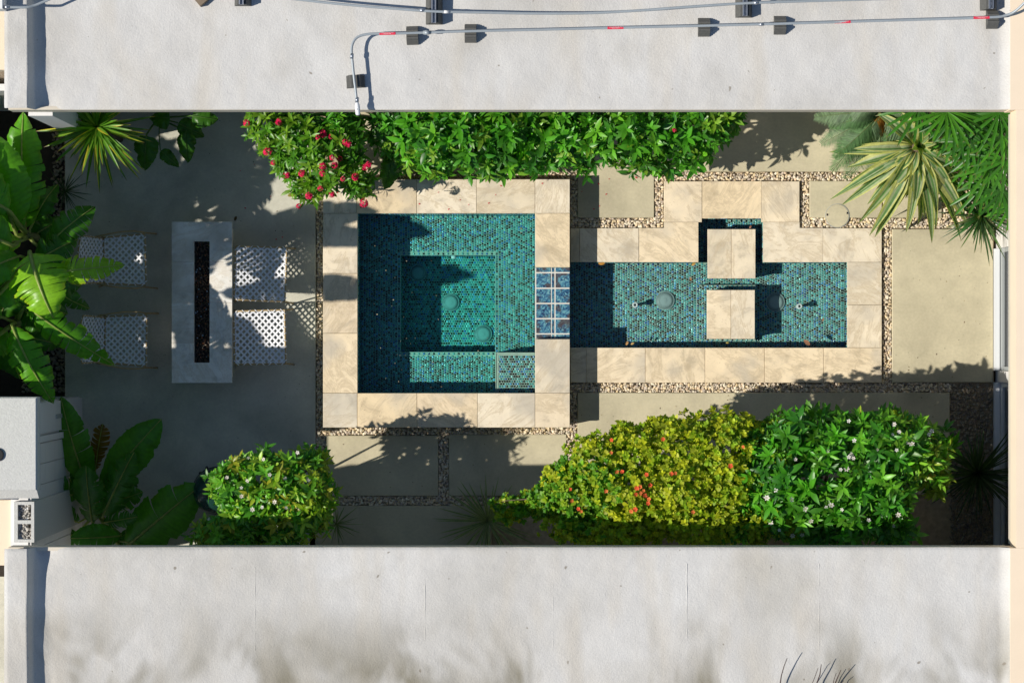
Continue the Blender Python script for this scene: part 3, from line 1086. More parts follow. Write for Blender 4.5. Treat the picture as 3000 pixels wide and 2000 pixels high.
m = MB(); m.box(WX + 2.2, WX + 2.3, LY - .4, UY + .4, -.05, ZR - .2); m.box(WX + .23, WX + 2.2, LY - .4, UY + .4, -.06, -.02); m.build('interior', M['conc'], house)


def sliding_door(y0, y1, fm, nm='sliding_door', sill=True):
    m = MB()
    m.box(WX - .004, WX + .05, y0 + .002, y1 - .002, -.02, .035)         # sill
    dr = m.build(nm, M['alu'], house)
    m = MB()
    m.box(WX + .06, WX + .075, y0 + .002, y1 - .002, -.01, .05); m.box(WX + .085, WX + .10, y0 + .002, y1 - .002, -.01, .052)
    m.build('track', M[fm], dr)
    m = MB()
    f = .045
    m.box(WX + .055, WX + .11, y0 + .002, y0 + f, .055, 2.14); m.box(WX + .055, WX + .11, y1 - f, y1 - .002, .055, 2.14)
    m.box(WX + .055, WX + .11, y0 + f, y1 - f, .055, .13); m.box(WX + .055, WX + .11, y0 + f, y1 - f, 2.06, 2.14)
    m.build('door_frame', M[fm], dr)
    m = MB(); m.box(WX + .078, WX + .086, y0 + f, y1 - f, .13, 2.06); m.build('pane', M['window'], dr)
    return dr


sliding_door(dy0, dy1, 'grey_frame')
sliding_door(LY - .3, dy0 - .117, 'alu', 'fixed_window')

# ---- shed at the lower left: stucco top, panel and block face
ZD = 2.55
sx1 = P(108, 0, ZD)[0]; sy1 = P(0, 1163, ZD)[1]; sy0 = P(0, 1437, ZD)[1]
shed = thing('garden_shed', 'low stucco topped shed with white face beside the shaded patio', 'shed', (sx1 - 1.2, (sy0 + sy1) / 2, -.085))
m = MB(); m.box(sx1 - 2.6, sx1, sy0, sy1, ZD - .14, ZD, .012); m.build('roof', M['stucco_grey'], shed)
m = MB()
m.quadpts((sx1 - 2.6, sy0 - .075, ZD - .10), (sx1 - .004, sy0 - .075, ZD - .10), (sx1 - .004, sy0 - .001, ZD - .02), (sx1 - 2.6, sy0 - .001, ZD - .02))
m.quadpts((sx1 - 2.6, sy0 - .075, ZD - .2), (sx1 - .004, sy0 - .075, ZD - .2), (sx1 - .004, sy0 - .075, ZD - .10), (sx1 - 2.6, sy0 - .075, ZD - .10))
m.build('roof_edge', M['stucco_grey'], shed)
wx = sx1 - .13
m = MB(); m.box(sx1 - 2.5, wx, sy0 - .02, sy1 - .06, -.085, ZD - .145); m.box(wx - .16, wx, LY - .45, sy0 - .0205, -.085, 2.33); m.build('wall', M['white'], shed)
m = MB(); m.box(wx + .001, wx + .03, sy1 - .36, sy1 - .07, -.05, ZD - .2); dr = m.build('door', M['white'], shed)
m = MB(); m.box(wx + .03, wx + .042, sy1 - .24, sy1 - .20, .92, 1.28, .004); m.build('door_pull', M['grey_frame'], dr)
m = MB(); m.box(wx + .001, wx + .045, sy1 - .44, sy1 - .38, -.05, ZD - .2); m.build('door_jamb', M['white'], shed)
# block face, each block its own piece (stack bond)
by = sy1 - .45
k = 0
while by > LY - .1:
    for r_ in range(12):
        m = MB(); z0 = -.08 + r_ * .2
        m.box(wx + .0015, wx + .026, by - .190, by - .002, z0, z0 + .194)
        m.build('concrete_block', M['white'], shed)
    by -= .194
# round drain cap on the roof, shadow in its hole painted dark
c = P(-8, 1332, ZD)
m = MB(); m.lathe([(.06, ZD - .001), (.06, ZD + .02), (.052, ZD + .022)], 32, c[0], c[1]); m.build('drain_cap', M['dark'], shed)

# open-celled block wall end
zb = 2.38
a = P(41, 1588, zb); b = P(100, 1469, zb)
bw = thing('block_pier', 'grey concrete block with two open rubble filled cells at the shed corner', 'block', ((a[0] + b[0]) / 2, (a[1] + b[1]) / 2, -.085))
m = MB(); t2 = .028
cy = (a[1] + b[1]) / 2
for (x0, x1, y0, y1) in ((a[0], a[0] + t2 * 1.2, a[1], b[1]), (b[0] - t2, b[0], a[1], b[1]), (a[0] + t2 * 1.2, b[0] - t2, a[1], a[1] + t2), (a[0] + t2 * 1.2, b[0] - t2, b[1] - t2, b[1]), (a[0] + t2 * 1.2, b[0] - t2, cy - t2 * .6, cy + t2 * .6)):
    m.box(x0, x1, y0, y1, -.085, zb)
m.build('block_shell', M['stucco_grey'], bw)
pb = []
rects = []
for (y0, y1) in ((a[1] + t2, cy - t2 * .6), (cy + t2 * .6, b[1] - t2)):
    n = 60
    pos = np.stack([rng.uniform(a[0] + t2 * 1.2 + .008, b[0] - t2 - .006, n), rng.uniform(y0 + .006, y1 - .006, n), rng.uniform(zb - .06, zb - .035, n)], 1)
    sc = rng.uniform(.006, .015, (n, 3))
    cc = np.repeat(np.array([[.45, .42, .38]]), n, 0) * rng.uniform(.5, 1.3, (n, 1))
    pb.append(instance_arrays(PEB_V, PEB_F, frames(pos, rng.standard_normal((n, 3)), rng.standard_normal((n, 3)), sc), cc))
o = link('rubble_fill', array_mesh('rubble_fill', pb), M['pebble'], bw); tag(o, kind='stuff')
m = MB(); m.box(a[0] + t2, b[0] - t2 * .9, a[1] + t2 * .9, b[1] - t2 * .9, -.08, zb - .055); m.build('mortar', M['soil'], bw)

# beige roof of the place next door, seen along the left margin
zn = 2.3
q = P(43, 0, zn)
nb = thing('neighbour_roof', 'sliver of pale beige flat roof beside the grey block, lower left', 'building', (q[0] - 1.5, P(0, 1550, zn)[1], -.085))
m = MB(); m.box(q[0] - 3.0, q[0] - .004, P(0, 1655, zn)[1], P(0, 1464, zn)[1], zn - .15, zn); m.build('roof', M['beige'], nb)
m = MB(); m.box(q[0] - 2.9, q[0] - .1, P(0, 1640, zn)[1], P(0, 1480, zn)[1], -.085, zn - .151); m.build('wall', M['beige'], nb)
m = MB(); c0 = P(-200, 1453, zn + .1); c1 = P(54, 1456, zn + .1); m.tube([c0, c1], .022, 12); m.build('roof_pipe', M['white'], nb, True)
# strip at the upper left margin
zn = 2.0
q = P(30, 0, zn)
nb = thing('carport_roof', 'sliver of pale beige roof at the upper left corner of the photo', 'building', (q[0] - 1.2, P(0, 80, zn)[1], -.085))
m = MB(); m.box(q[0] - 2.5, q[0], P(0, 205, zn)[1], P(0, -300, zn)[1], zn - .12, zn); m.build('roof', M['beige'], nb)
m = MB(); m.box(q[0] - 2.5, q[0], P(0, 255, zn)[1], P(0, 235, zn)[1], -.085, zn - .3); m.build('wall', M['white'], nb)
m = MB(); m.box(q[0] - 2.4, q[0] - .2, P(0, 200, zn)[1], P(0, -280, zn)[1], -.085, zn - .121); m.build('wall', M['beige'], nb)


# ================================================================== THINGS ON THE UPPER ROOF
def conduit(pts, label, r=.0118, parent=None):
    w = [Vector(p) for p in pts]
    # resample with Catmull-Rom
    out = []
    for i in range(len(w) - 1):
        p0 = w[max(i - 1, 0)]; p1 = w[i]; p2 = w[i + 1]; p3 = w[min(i + 2, len(w) - 1)]
        for k in range(6):
            t = k / 6
            out.append(0.5 * ((2 * p1) + (p2 - p0) * t + (2 * p0 - 5 * p1 + 4 * p2 - p3) * t * t + (3 * p1 - p0 - 3 * p2 + p3) * t ** 3))
    out.append(w[-1])
    root = thing('conduit', label, 'conduit', (w[0].x, w[0].y, ZR))
    m = MB(); m.tube(out, r, 10); m.build('pipe', M['conduit'], root, True)
    return root, out


def coupling(root, p, d, r=.017, l=.05, mat='steel'):
    p = Vector(p); d = Vector(d).normalized()
    m = MB(); m.tube([p - d * l / 2, p - d * l * .3, p - d * l * .3, p + d * l * .3, p + d * l * .3, p + d * l / 2], [r * .85, r * .85, r, r, r * .85, r * .85], 12)
    return m.build('coupling', M[mat], root, True)


ZC = ZR + .115
lowpts = [P(1047, 322, ZC), P(1043, 275, ZC), P(1038, 235, ZC), P(1032, 175, ZC), P(1030, 145, ZC), P(1036, 122, ZC), P(1050, 108, ZC), P(1075, 101, ZC), P(1110, 99, ZC), P(1180, 98, ZC - .005), P(1250, 96, ZC - .01), P(1375, 92, ZC), P(1560, 88, ZC - .01), P(1800, 82, ZC - .02), P(2062, 76, ZC), P(2290, 70, ZC), P(2560, 62, ZC - .015), P(2760, 56, ZC - .015), P(2908, 51, ZC), P(2945, 46, ZC), P(2975, 33, ZC + .03), P(3010, 0, ZC + .10)]
con, cl = conduit(lowpts, 'grey conduit with red labels bending down at the roof edge')
for i0, i1 in ((1031, 165), (1046, 293)):
    p = P(i0, i1, ZC); coupling(con, p, (0.08, 1, 0))
coupling(con, P(1251, 96, ZC - .01), (1, .03, 0), .02, .07, 'conduit')
coupling(con, P(2230, 72, ZC), (1, .03, 0), .016, .05)
# weatherhead fitting hanging over the eave
m = MB()
a = Vector(P(1046, 298, ZC)); b = Vector(P(1049, 338, ZC - .02))
m.tube([a, a.lerp(b, .12), a.lerp(b, .3), a.lerp(b, .9), b], [.012, .016, .022, .022, .014], 12)
m.build('conduit_body', M['alu'], con, True)


def red_label(root, x, y, ang, z=ZC):
    c = Vector(P(x, y, z))
    m = MB()
    L, r = .072, .0128
    u = Vector((math.cos(ang), math.sin(ang), 0)); s = Vector((-u.y, u.x, 0))
    rows = []
    for e in (-1, 1):
        rows.append([m.vert(c + u * L * e + s * r * math.sin(a) + Vector((0, 0, r * math.cos(a)))) for a in [(-1.5 + 3.0 * k / 8) for k in range(9)]])
    for k in range(8): m.face(rows[0][k], rows[1][k], rows[1][k + 1], rows[0][k + 1])
    lb = m.build('warning_label', M['red'], root, True)
    for txt, off in (("WARNING: PHOTOVOLTAIC", .0042), ("POWER SOURCE", -.0042)):
        cu = bpy.data.curves.new('lettering', 'FONT'); cu.body = txt; cu.size = .0085; cu.align_x = 'CENTER'; cu.align_y = 'CENTER'
        to = bpy.data.objects.new('lettering_source', cu); COL.objects.link(to)
        dg = bpy.context.evaluated_depsgraph_get()
        me = bpy.data.meshes.new_from_object(to.evaluated_get(dg))
        bpy.data.objects.remove(to)
        me.materials.clear()
        o = link('lettering', me, M['print'], None)
        mw = Matrix.Translation(c + s * off + Vector((0, 0, .0135))) @ Matrix.Rotation(ang, 4, 'Z')
        o.parent = lb; o.matrix_parent_inverse = parent_inv(lb); o.matrix_basis = mw


for (x, y, an, z) in ((1135, 99, .02, ZC - .001), (1803, 82.3, .022, ZC - .02), (2468, 65, .025, ZC - .012), (2875, 52.2, .02, ZC - .002)):
    red_label(con, x, y, an, z)

con2, cl2 = conduit([P(760, -14, ZC + .06), P(880, 0, ZC + .06), P(1000, 13, ZC + .06), P(1140, 25, ZC + .06), P(1270, 34, ZC + .06), P(1400, 37, ZC + .04), P(1560, 40, ZC + .03), P(1730, 39, ZC + .03), P(1880, 31, ZC + .04), P(2000, 22, ZC + .06), P(2190, 10, ZC + .06), P(2400, 3, ZC + .05), P(2640, -4, ZC + .05)], 'sagging grey conduit along the top edge, clamped to steel channels')
coupling(con2, P(1236, 31, ZC + .06), (1, -.08, 0), .016, .05)
coupling(con2, P(1308, 35.5, ZC + .055), (1, -.03, 0), .014, .07, 'white')
coupling(con2, P(2214, 9, ZC + .06), (1, .05, 0), .017, .05)
con3, cl3 = conduit([P(-10, 20, ZC + .13), P(20, 21.5, ZC + .13), P(75, 22, ZC + .12), P(100, 17, ZC + .1), P(130, 5, ZC + .09), P(170, -12, ZC + .09)], 'short grey conduit crossing the roof kerb at the upper left corner')
coupling(con3, P(20, 21.5, ZC + .13), (1, 0, 0), .018, .05)
m = MB(); p = P(-4, 12, ZC + .13); m.box(p[0] - .06, p[0] + .045, p[1] - .05, p[1] + .06, ZR + .13, ZC + .16, .006); m.build('junction_box', M['white'], con3)


def rubber_block(x, y, label, along='y', hw=.083, hl=.052, h=.092, rot=0.0, group='rubber conduit supports on the roof'):
    c = Vector(P(x, y, ZR + h)); c.z = ZR - .008
    root = thing('rubber_support', label, 'support block', c, group)
    prof = [(-hw, 0), (hw, 0), (hw, .022), (.045, h - .004), (.040, h + .006), (.022, h + .006), (.014, h - .010), (-.014, h - .010), (-.022, h + .006), (-.040, h + .006), (-.045, h - .004), (-hw, .022)]
    m = MB()
    ends = []
    for e in (-hl, hl):
        ring = []
        for (u, zz) in prof:
            px, py = (e, u) if along == 'y' else (u, e)
            q = Matrix.Rotation(rot, 3, 'Z') @ Vector((px, py, zz))
            ring.append(m.vert(c + q))
        ends.append(ring)
    n = len(prof)
    for k in range(n):
        j = (k + 1) % n
        m.face(ends[0][k], ends[0][j], ends[1][j], ends[1][k])
    m.f.append(tuple(reversed(ends[0]))); m.f.append(tuple(ends[1]))
    m.build('rubber_body', M['rubber'], root)
    # ridges moulded along the slopes
    m = MB()
    for sgn in (-1, 1):
        for f in (.25, .5, .75):
            u = sgn * (hw + (.045 - hw) * f); zz = .022 + (h - .026) * f
            pts = []
            for e in (-hl - .0005, hl + .0005):
                px, py = (e, u) if along == 'y' else (u, e)
                pts.append(c + Matrix.Rotation(rot, 3, 'Z') @ Vector((px, py, zz)))
            m.tube(pts, .004, 6)
    m.build('ridge', M['rubber'], root)
    return root


rubber_block(1207, 101, 'black rubber support under conduit, first one right of the pipe bend', rot=.03)
rubber_block(1378, 95, 'black rubber support under conduit, second one right of the pipe bend')
rubber_block(2064, 77, 'black rubber support under conduit, left one of the close right hand pair')
rubber_block(2287, 71, 'black rubber support under conduit, right one of the close right hand pair')
rubber_block(2911, 54, 'weathered rubber support at the far right against the beige roof', hl=.05)
rubber_block(1040, 237, 'black rubber support turned sideways near the roof edge', along='x', hw=.083, hl=.055, rot=.05)


def strut_support(x, y0, y1, label):
    c = Vector(P(x, (y0 + y1) / 2, ZR + .1)); c.z = ZR - .008
    hl = abs(P(0, y0, ZR + .1)[1] - P(0, y1, ZR + .1)[1]) / 2
    root = thing('strut_support', label, 'support block', c, 'strut topped supports on the roof')
    m = MB(); h = .105
    prof = [(-.075, 0), (.075, 0), (.075, .02), (.038, h), (-.038, h), (-.075, .02)]
    ends = [[m.vert(c + Vector((u, e, zz))) for (u, zz) in prof] for e in (-hl, hl)]
    for k in range(6): m.face(ends[0][k], ends[0][(k + 1) % 6], ends[1][(k + 1) % 6], ends[1][k])
    m.f.append(tuple(ends[0])); m.f.append(tuple(reversed(ends[1])))
    m.build('rubber_body', M['rubber'], root)
    m = MB()
    z0 = c.z + h
    m.box(c.x - .021, c.x - .017, c.y - hl, c.y + hl, z0, z0 + .04); m.box(c.x + .017, c.x + .021, c.y - hl, c.y + hl, z0, z0 + .04)
    m.box(c.x - .0168, c.x + .0168, c.y - hl, c.y + hl, z0, z0 + .003)
    m.box(c.x - .0168, c.x - .010, c.y - hl, c.y + hl, z0 + .036, z0 + .040); m.box(c.x + .010, c.x + .0168, c.y - hl, c.y + hl, z0 + .036, z0 + .040)
    m.build('strut_channel', M['steel'], root)


strut_support(1271, -40, 68, 'steel channel on a rubber base, under the sagging conduit left of centre')
strut_support(2182, -50, 48, 'steel channel on a rubber base, right of centre at the top edge')
strut_support(2902, -50, 27, 'steel channel on a rubber base, touching the far right support')
strut_support(708, -70, 14, 'steel channel on a rubber base, leftmost at the top edge')
# small wooden scrap at the top edge
c = P(588, -4, ZR + .05)
sc_ = MB(); q = Matrix.Rotation(.7, 3, 'Z')
sc_.box(-.05, .05, -.05, .05, ZR - .01, ZR + .06)
sc_.v = [tuple(Vector((c[0], c[1], 0)) + q @ Vector(v)) for v in sc_.v]
tag(sc_.build('wood_block', M['wood'], None), 'brown wood offcut turned cornerwise at the top edge of the roof', 'wood block')

# ================================================================== FIRE TABLE
zt_ = .46
def tp(x, y): return P(x, y, zt_)
tc_ = tp(591, 886)
ft = thing('fire_table', 'long grey stone fire table with a dark central trough', 'table', (tc_[0], tc_[1], 0))
polys = [[(503, 650), (503, 767), (568, 767), (568, 707), (614, 707), (614, 767), (680, 767), (680, 650)],
         [(503, 767), (503, 886), (568, 886), (568, 767)], [(614, 767), (614, 886), (680, 886), (680, 767)],
         [(503, 886), (503, 1005), (568, 1005), (568, 886)], [(614, 886), (614, 1005), (680, 1005), (680, 886)],
         [(503, 1005), (503, 1121), (680, 1121), (680, 1005), (614, 1005), (614, 1062), (568, 1062), (568, 1005)]]
for po in polys:
    cx = sum(p[0] for p in po) / len(po); cy = sum(p[1] for p in po) / len(po)
    m = MB(); m.prism([tp(x + (.25 if x < 560 else -.25 if x > 620 else 0), y + (.3 if y in (767, 886, 1005) and cy > y else -.3 if y in (767, 886, 1005) else 0))[:2] for x, y in po], zt_ - .03, zt_)
    m.build('top_stone', M['trav_grey'], ft)
a = tp(503, 1121); b = tp(680, 650); ti = tp(568, 1062); tj = tp(614, 707)
m = MB()
zb_ = zt_ - .0305
bx0, bx1, by0, by1 = a[0] + .05, b[0] - .05, a[1] + .05, b[1] - .05
m.box(bx0, ti[0] - .001, by0, by1, 0, zb_); m.box(tj[0] + .001, bx1, by0, by1, 0, zb_)
m.box(ti[0] - .0005, tj[0] + .0005, by0, ti[1] - .001, 0, zb_); m.box(ti[0] - .0005, tj[0] + .0005, tj[1] + .001, by1, 0, zb_)
m.build('base', M['trav_grey'], ft)
m = MB(); m.box(ti[0] - .0004, tj[0] + .0004, ti[1], tj[1], 0.02, zt_ - .085); m.build('burner_pan', M['dark'], ft)
n = 900
pos = np.stack([rng.uniform(ti[0] + .006, tj[0] - .006, n), rng.uniform(ti[1] + .006, tj[1] - .006, n), zt_ - .078 + rng.uniform(0, .018, n)], 1)
cc = np.repeat(np.array([[.05, .030, .018]]), n, 0) * rng.uniform(.4, 2.2, (n, 1))
pick = rng.random(n)
cc[pick > .86] = (.24, .09, .035); cc[pick > .97] = (.32, .42, .5)
sc2 = rng.uniform(.006, .012, (n, 3))
me = array_mesh('fire_glass', [instance_arrays(PEB_V, PEB_F, frames(pos, rng.standard_normal((n, 3)), rng.standard_normal((n, 3)), sc2), cc)])
o = link('fire_glass', me, M['glass_chip'], ft); tag(o, kind='stuff')

# ================================================================== CHAIRS
def chair_parts(seedv, stool=False):
    """meshes of a woven lounge chair facing +x, floor at z=0, origin under the seat centre"""
    rr = random.Random(seedv)
    D, WR, WF = .424, .232, .258
    zs0, zs1 = .40, .43
    if stool: D, WR, WF, zs0 = .515, .268, .272, .42

    def seat(u, v):
        hw = WR + (WF - WR) * u
        return Vector((-D / 2 + D * u, v * hw, zs0 + (zs1 - zs0) * u - .028 * (1 - v * v) * math.sin(math.pi * min(1, max(0, u)))))

    def back(u, v):
        hw = WR - .008 + .012 * u
        return Vector((-D / 2 - .008 - .135 * u - .035 * (1 - v * v) * u, v * hw, zs0 + .015 + .40 * u))

    def lattice(fn, lu, lv, step):
        m = MB()
        hwid = .0092
        for fam in (1, -1):
            k0 = -lv
            c = -(lv + lu)
            idx = 0
            while c < lu + lv:
                off = c + rr.uniform(-.003, .003)
                # line: y = fam * x + off in (x along lu, y along lv) coordinates
                pts = []
                nn = 40
                for i in range(nn + 1):
                    x = lu * i / nn
                    y = fam * x + off
                    if -lv / 2 <= y <= lv / 2: pts.append((x, y))
                # clip precisely
                if len(pts) >= 2:
                    prevs = None
                    rows = []
                    for (x, y) in pts:
                        p = fn(x / lu, y / (lv / 2))
                        e = .004
                        pu = fn(min(1, (x + e) / lu), min(1, max(-1, (y + fam * e) / (lv / 2)))) - fn(max(0, (x - e) / lu), min(1, max(-1, (y - fam * e) / (lv / 2))))
                        if pu.length < 1e-6: continue
                        pu.normalize()
                        pn = (fn(min(1, x / lu + .01), y / (lv / 2)) - fn(max(0, x / lu - .01), y / (lv / 2))).cross(fn(x / lu, min(1, y / (lv / 2) + .01)) - fn(x / lu, max(-1, y / (lv / 2) - .01))).normalized()
                        sd_ = pn.cross(pu).normalized()
                        wv = .0022 * fam * math.cos(math.pi * (x * 2 / step + idx))
                        p = p + pn * wv
                        th = pn * .0013
                        rows.append([m.vert(p + sd_ * hwid + th), m.vert(p - sd_ * hwid + th), m.vert(p - sd_ * hwid - th), m.vert(p + sd_ * hwid - th)])
                    for q0, q1 in zip(rows, rows[1:]):
                        for k in range(4): m.face(q0[k], q1[k], q1[(k + 1) % 4], q0[(k + 1) % 4])
                c += step; idx += 1
        return m

    def wraps(fn, lu, lv, step):
        """short strap ends looped round the rim rods"""
        m = MB()
        n = int(lv / step)
        for e in (0, 1):
            for i in range(n):
                v = -1 + 2 * (i + .5) / n
                p = fn(e, v); q = fn(abs(e - .06), v + .06 * (1 if i % 2 else -1))
                m.tube([q, p + Vector((0, 0, .010)), p + (p - q).normalized() * .012, p - Vector((0, 0, .008))], .0055, 5)
        n = int(lu / step)
        for sv in (-1, 1):
            for i in range(n):
                u = (i + .5) / n
                p = fn(u, sv); q = fn(u + .06 * (1 if i % 2 else -1), sv * .9)
                m.tube([q, p + Vector((0, 0, .010)), p + (p - q).normalized() * .012, p - Vector((0, 0, .008))], .0055, 5)
        return m

    out = []
    ms = lattice(seat, D, 2 * WF - .03, .064); w2 = wraps(seat, D, 2 * WF - .03, .064)
    off = len(ms.v); ms.v += w2.v; ms.c += w2.c; ms.f += [tuple(i + off for i in f) for f in w2.f]
    out.append(('seat_webbing', ms.mesh('seat_webbing'), 'strap', None))
    if stool:
        m = MB(); r = .0085
        ring = [seat(u, 1) for u in np.linspace(0, 1, 6)] + [seat(1, v) for v in np.linspace(.9, -.9, 6)] + [seat(u, -1) for u in np.linspace(1, 0, 6)] + [seat(0, v) for v in np.linspace(-.9, .9, 6)]
        m.tube(ring + [ring[0]], r, 8); out.append(('seat_frame', m.mesh('seat_frame', True), 'frame', None))
        for sy in (-1, 1):
            for sx in (-1, 1):
                m = MB(); m.tube([Vector((sx * (D / 2 - .01), sy * (WF - .005), .42)), Vector((sx * (D / 2 + .04), sy * (WF + .012), .002))], r, 8); out.append(('leg', m.mesh('leg', True), 'frame', None))
        return out
    mbk = lattice(back, .425, .47, .064); w2 = wraps(back, .425, .47, .064)
    off = len(mbk.v); mbk.v += w2.v; mbk.c += w2.c; mbk.f += [tuple(i + off for i in f) for f in w2.f]
    out.append(('back_webbing', mbk.mesh('back_webbing'), 'strap', None))
    m = MB(); r = .0085
    ring = [seat(u, 1) for u in np.linspace(0, 1, 6)] + [seat(1, v) for v in np.linspace(.9, -.9, 6)] + [seat(u, -1) for u in np.linspace(1, 0, 6)] + [seat(0, v) for v in np.linspace(-.9, .9, 6)]
    m.tube(ring + [ring[0]], r, 8); out.append(('seat_frame', m.mesh('seat_frame', True), 'frame', None))
    m = MB()
    ring = [back(u, 1) for u in np.linspace(0, 1, 8)] + [back(1, v) for v in np.linspace(.9, -.9, 10)] + [back(u, -1) for u in np.linspace(1, 0, 8)]
    m.tube(ring, r, 8); out.append(('back_frame', m.mesh('back_frame', True), 'frame', None))
    for sy in (-1, 1):
        # bowed side rod from the front leg to the back
        m = MB()
        pts = [Vector((D / 2 - .015, sy * (WF + .018), .425)), Vector((D / 2 - .10, sy * (WF + .030), .47)), Vector((0, sy * (WF + .026), .50)), Vector((-D / 2 + .08, sy * (WF + .006), .51)), Vector((-D / 2 - .055, sy * (WR + .004), .53))]
        m.tube(pts, r * .9, 8); out.append(('side_rod', m.mesh('side_rod', True), 'frame', None))
        m = MB(); m.tube([Vector((D / 2 - .015, sy * (WF + .016), .43)), Vector((D / 2 + .045, sy * (WF + .022), .002))], r, 8); out.append(('leg', m.mesh('leg', True), 'frame', None))
        m = MB(); m.tube([Vector((-D / 2 + .01, sy * (WR + .008), .41)), Vector((-D / 2 - .13, sy * (WR + .02), .002))], r, 8); out.append(('leg', m.mesh('leg', True), 'frame', None))
    return out


CH = chair_parts(3)
ST = chair_parts(5, True)
for (x, y, rz, lab, nm, parts, grp) in ((365, 762, .02, 'white woven chair left of the fire table, nearer the top wall', 'woven_chair', CH, 'woven chairs left of the fire table'),
                        (368, 996, -.02, 'white woven chair left of the fire table, nearer the shed', 'woven_chair', CH, 'woven chairs left of the fire table'),
                        (763, 802, -.035, 'white woven stool right of the fire table, mostly in shade', 'woven_stool', ST, 'woven stools right of the fire table'),
                        (761, 988, .02, 'white woven stool right of the fire table, with a sunlit top', 'woven_stool', ST, 'woven stools right of the fire table')):
    c = P(x, y, .42)
    t = thing(nm, lab, nm.split('_')[1], (c[0], c[1], 0), grp, rz)
    for (pn, me, mt, _) in parts:
        o = bpy.data.objects.new(pn, me); COL.objects.link(o); o.parent = t
        if not me.materials: me.materials.append(M[mt])

# ================================================================== PLANTS
def bez(a, c, b, t):
    return a * (1 - t) ** 2 + c * 2 * t * (1 - t) + b * t * t


def banana_leaf(base, tip, bow, width, tear=.3, col=(.045, .17, .012), peak=.45, fold=.10, petiole=None, seed=0, rib=(.36, .42, .12)):
    """one large blade with midrib; torn side strips when tear > 0"""
    r = random.Random(seed)
    a, b = Vector(base), Vector(tip)
    ctrl = (a + b) / 2 + Vector((0, 0, bow))
    m = MB()
    hw = width / 2

    def prof(t):
        t = min(max(t, 0), 1)
        if t < peak: return math.sin(math.pi / 2 * min(1, t / peak)) ** .72 if t > 0 else .0
        q = (t - peak) / (1 - peak)
        return max(0.012, math.cos(math.pi / 2 * q) ** .62)

    def mid(t): return bez(a, ctrl, b, t)

    def side(t):
        d = (mid(min(1, t + .02)) - mid(max(0, t - .02))).normalized()
        s = d.cross(Vector((0, 0, 1)))
        s = s.normalized() if s.length > 1e-4 else Vector((1, 0, 0))
        return s, s.cross(d).normalized()
    nick = r.uniform(.25, .85); nside = r.choice((-1, 1))
    for sg in (-1, 1):
        # strips between tears
        cuts = [0.03]
        while cuts[-1] < .97:
            cuts.append(min(.985, cuts[-1] + (r.uniform(.05, .13) if tear > 0 else .25)))
        for c0, c1 in zip(cuts, cuts[1:]):
            torn = r.random() < tear * 1.3
            gap = (r.uniform(.10, .35) if torn else 0.0) * min(1, tear * 2)
            drp = r.uniform(-.5, .12) * tear if torn else 0
            short = r.uniform(.78, 1.0) if torn else 1.0
            tone = r.uniform(.92, 1.08)
            nt = max(3, int((c1 - c0) / .0125)); ns = 6
            grid = []
            for i in range(nt + 1):
                row = []
                t = c0 + (c1 - c0) * i / nt
                for k in range(ns + 1):
                    s_ = k / ns
                    tt = t + (((c0 + c1) / 2) - t) * gap * s_ ** 1.5
                    tq = min(1, tt + .045 * s_)
                    sv, nv = side(tt)
                    w_ = hw * prof(tq) * short * (1 - .05 * abs(math.sin(t * 23 + seed)) - .04 * abs(math.sin(t * 57 + seed * 2 + sg)) - (.16 * math.exp(-((t - nick) / .03) ** 2) if sg == nside else 0))
                    rip = (math.sin(t * 70 + sg) * .002 + math.sin(t * 17 + sg * 2 + seed) * .014 + math.sin(t * 31 + seed) * .007) * s_ * s_
                    ang = fold * (1 - s_ * .9) + drp * s_ - .55 * s_ * s_ * .5
                    p = mid(tq if False else min(1, tt + .03 * s_)) + sv * sg * w_ * s_ + nv * (w_ * s_ * ang + rip)
                    f = tone * (1.0 + .07 * math.sin(t * 150 - s_ * 4) * min(1, s_ * 3))
                    m.col = (col[0] * f, col[1] * f, col[2] * f)
                    if s_ > .92 and torn: m.col = (col[0] * 1.5, col[1] * .95, col[2])
                    row.append(m.vert(p))
                grid.append(row)
            for i in range(nt):
                for k in range(ns):
                    q = (grid[i][k], grid[i + 1][k], grid[i + 1][k + 1], grid[i][k + 1])
                    m.face(*(q if sg > 0 else q[::-1]))
    m.col = rib
    pts = [mid(t) + Vector((0, 0, .010)) for t in np.linspace(0, .99, 16)]
    rad = [max(.004, width * .034 * (1 - .8 * t)) for t in np.linspace(0, 1, 16)]
    if petiole is not None:
        pt = Vector(petiole)
        pts = [pt, pt.lerp(a, .5) + Vector((0, 0, .06))] + pts
        rad = [rad[0] * 1.7, rad[0] * 1.3] + rad
    m.tube(pts, rad, 6)
    return m


GREEN = (.11, .36, .014)
DEEP = (.055, .20, .014)
LIME = (.25, .52, .02)


def banana_plant(name, label, crown, leaves, group='banana plants', stem_r=.07):
    """crown (px, py, z); leaves (bx, by, bz, tx, ty, tz, bow, width_px, tear, colour, peak, fold)"""
    c = PV(*crown)
    root = thing(name, label, 'banana plant', (c.x, c.y, -.085), group)
    m = MB(); m.tube([(c.x, c.y, -.085), (c.x + .01, c.y, c.z * .5), (c.x, c.y, c.z)], [stem_r, stem_r * .8, stem_r * .5], 10)
    m.build('stem', M['stem'], root, True)
    for i, L in enumerate(leaves):
        bx, by, bz, tx, ty, tz, bow, wpx, tear, col = L[:10]
        peak = L[10] if len(L) > 10 else .45
        fold = L[11] if len(L) > 11 else .10
        b = PV(bx, by, bz); t = PV(tx, ty, tz)
        mm = banana_leaf(b, t, bow, wpx * (H - (bz + tz) / 2) / F, tear, col, peak, fold, (c.x, c.y, c.z * .92), seed=hash((bx, tx, ty)) % 9999)
        o = mm.build('leaf', M['banana'], root, True, True)
        if len(L) > 12: o["label"] = L[12]
    return root


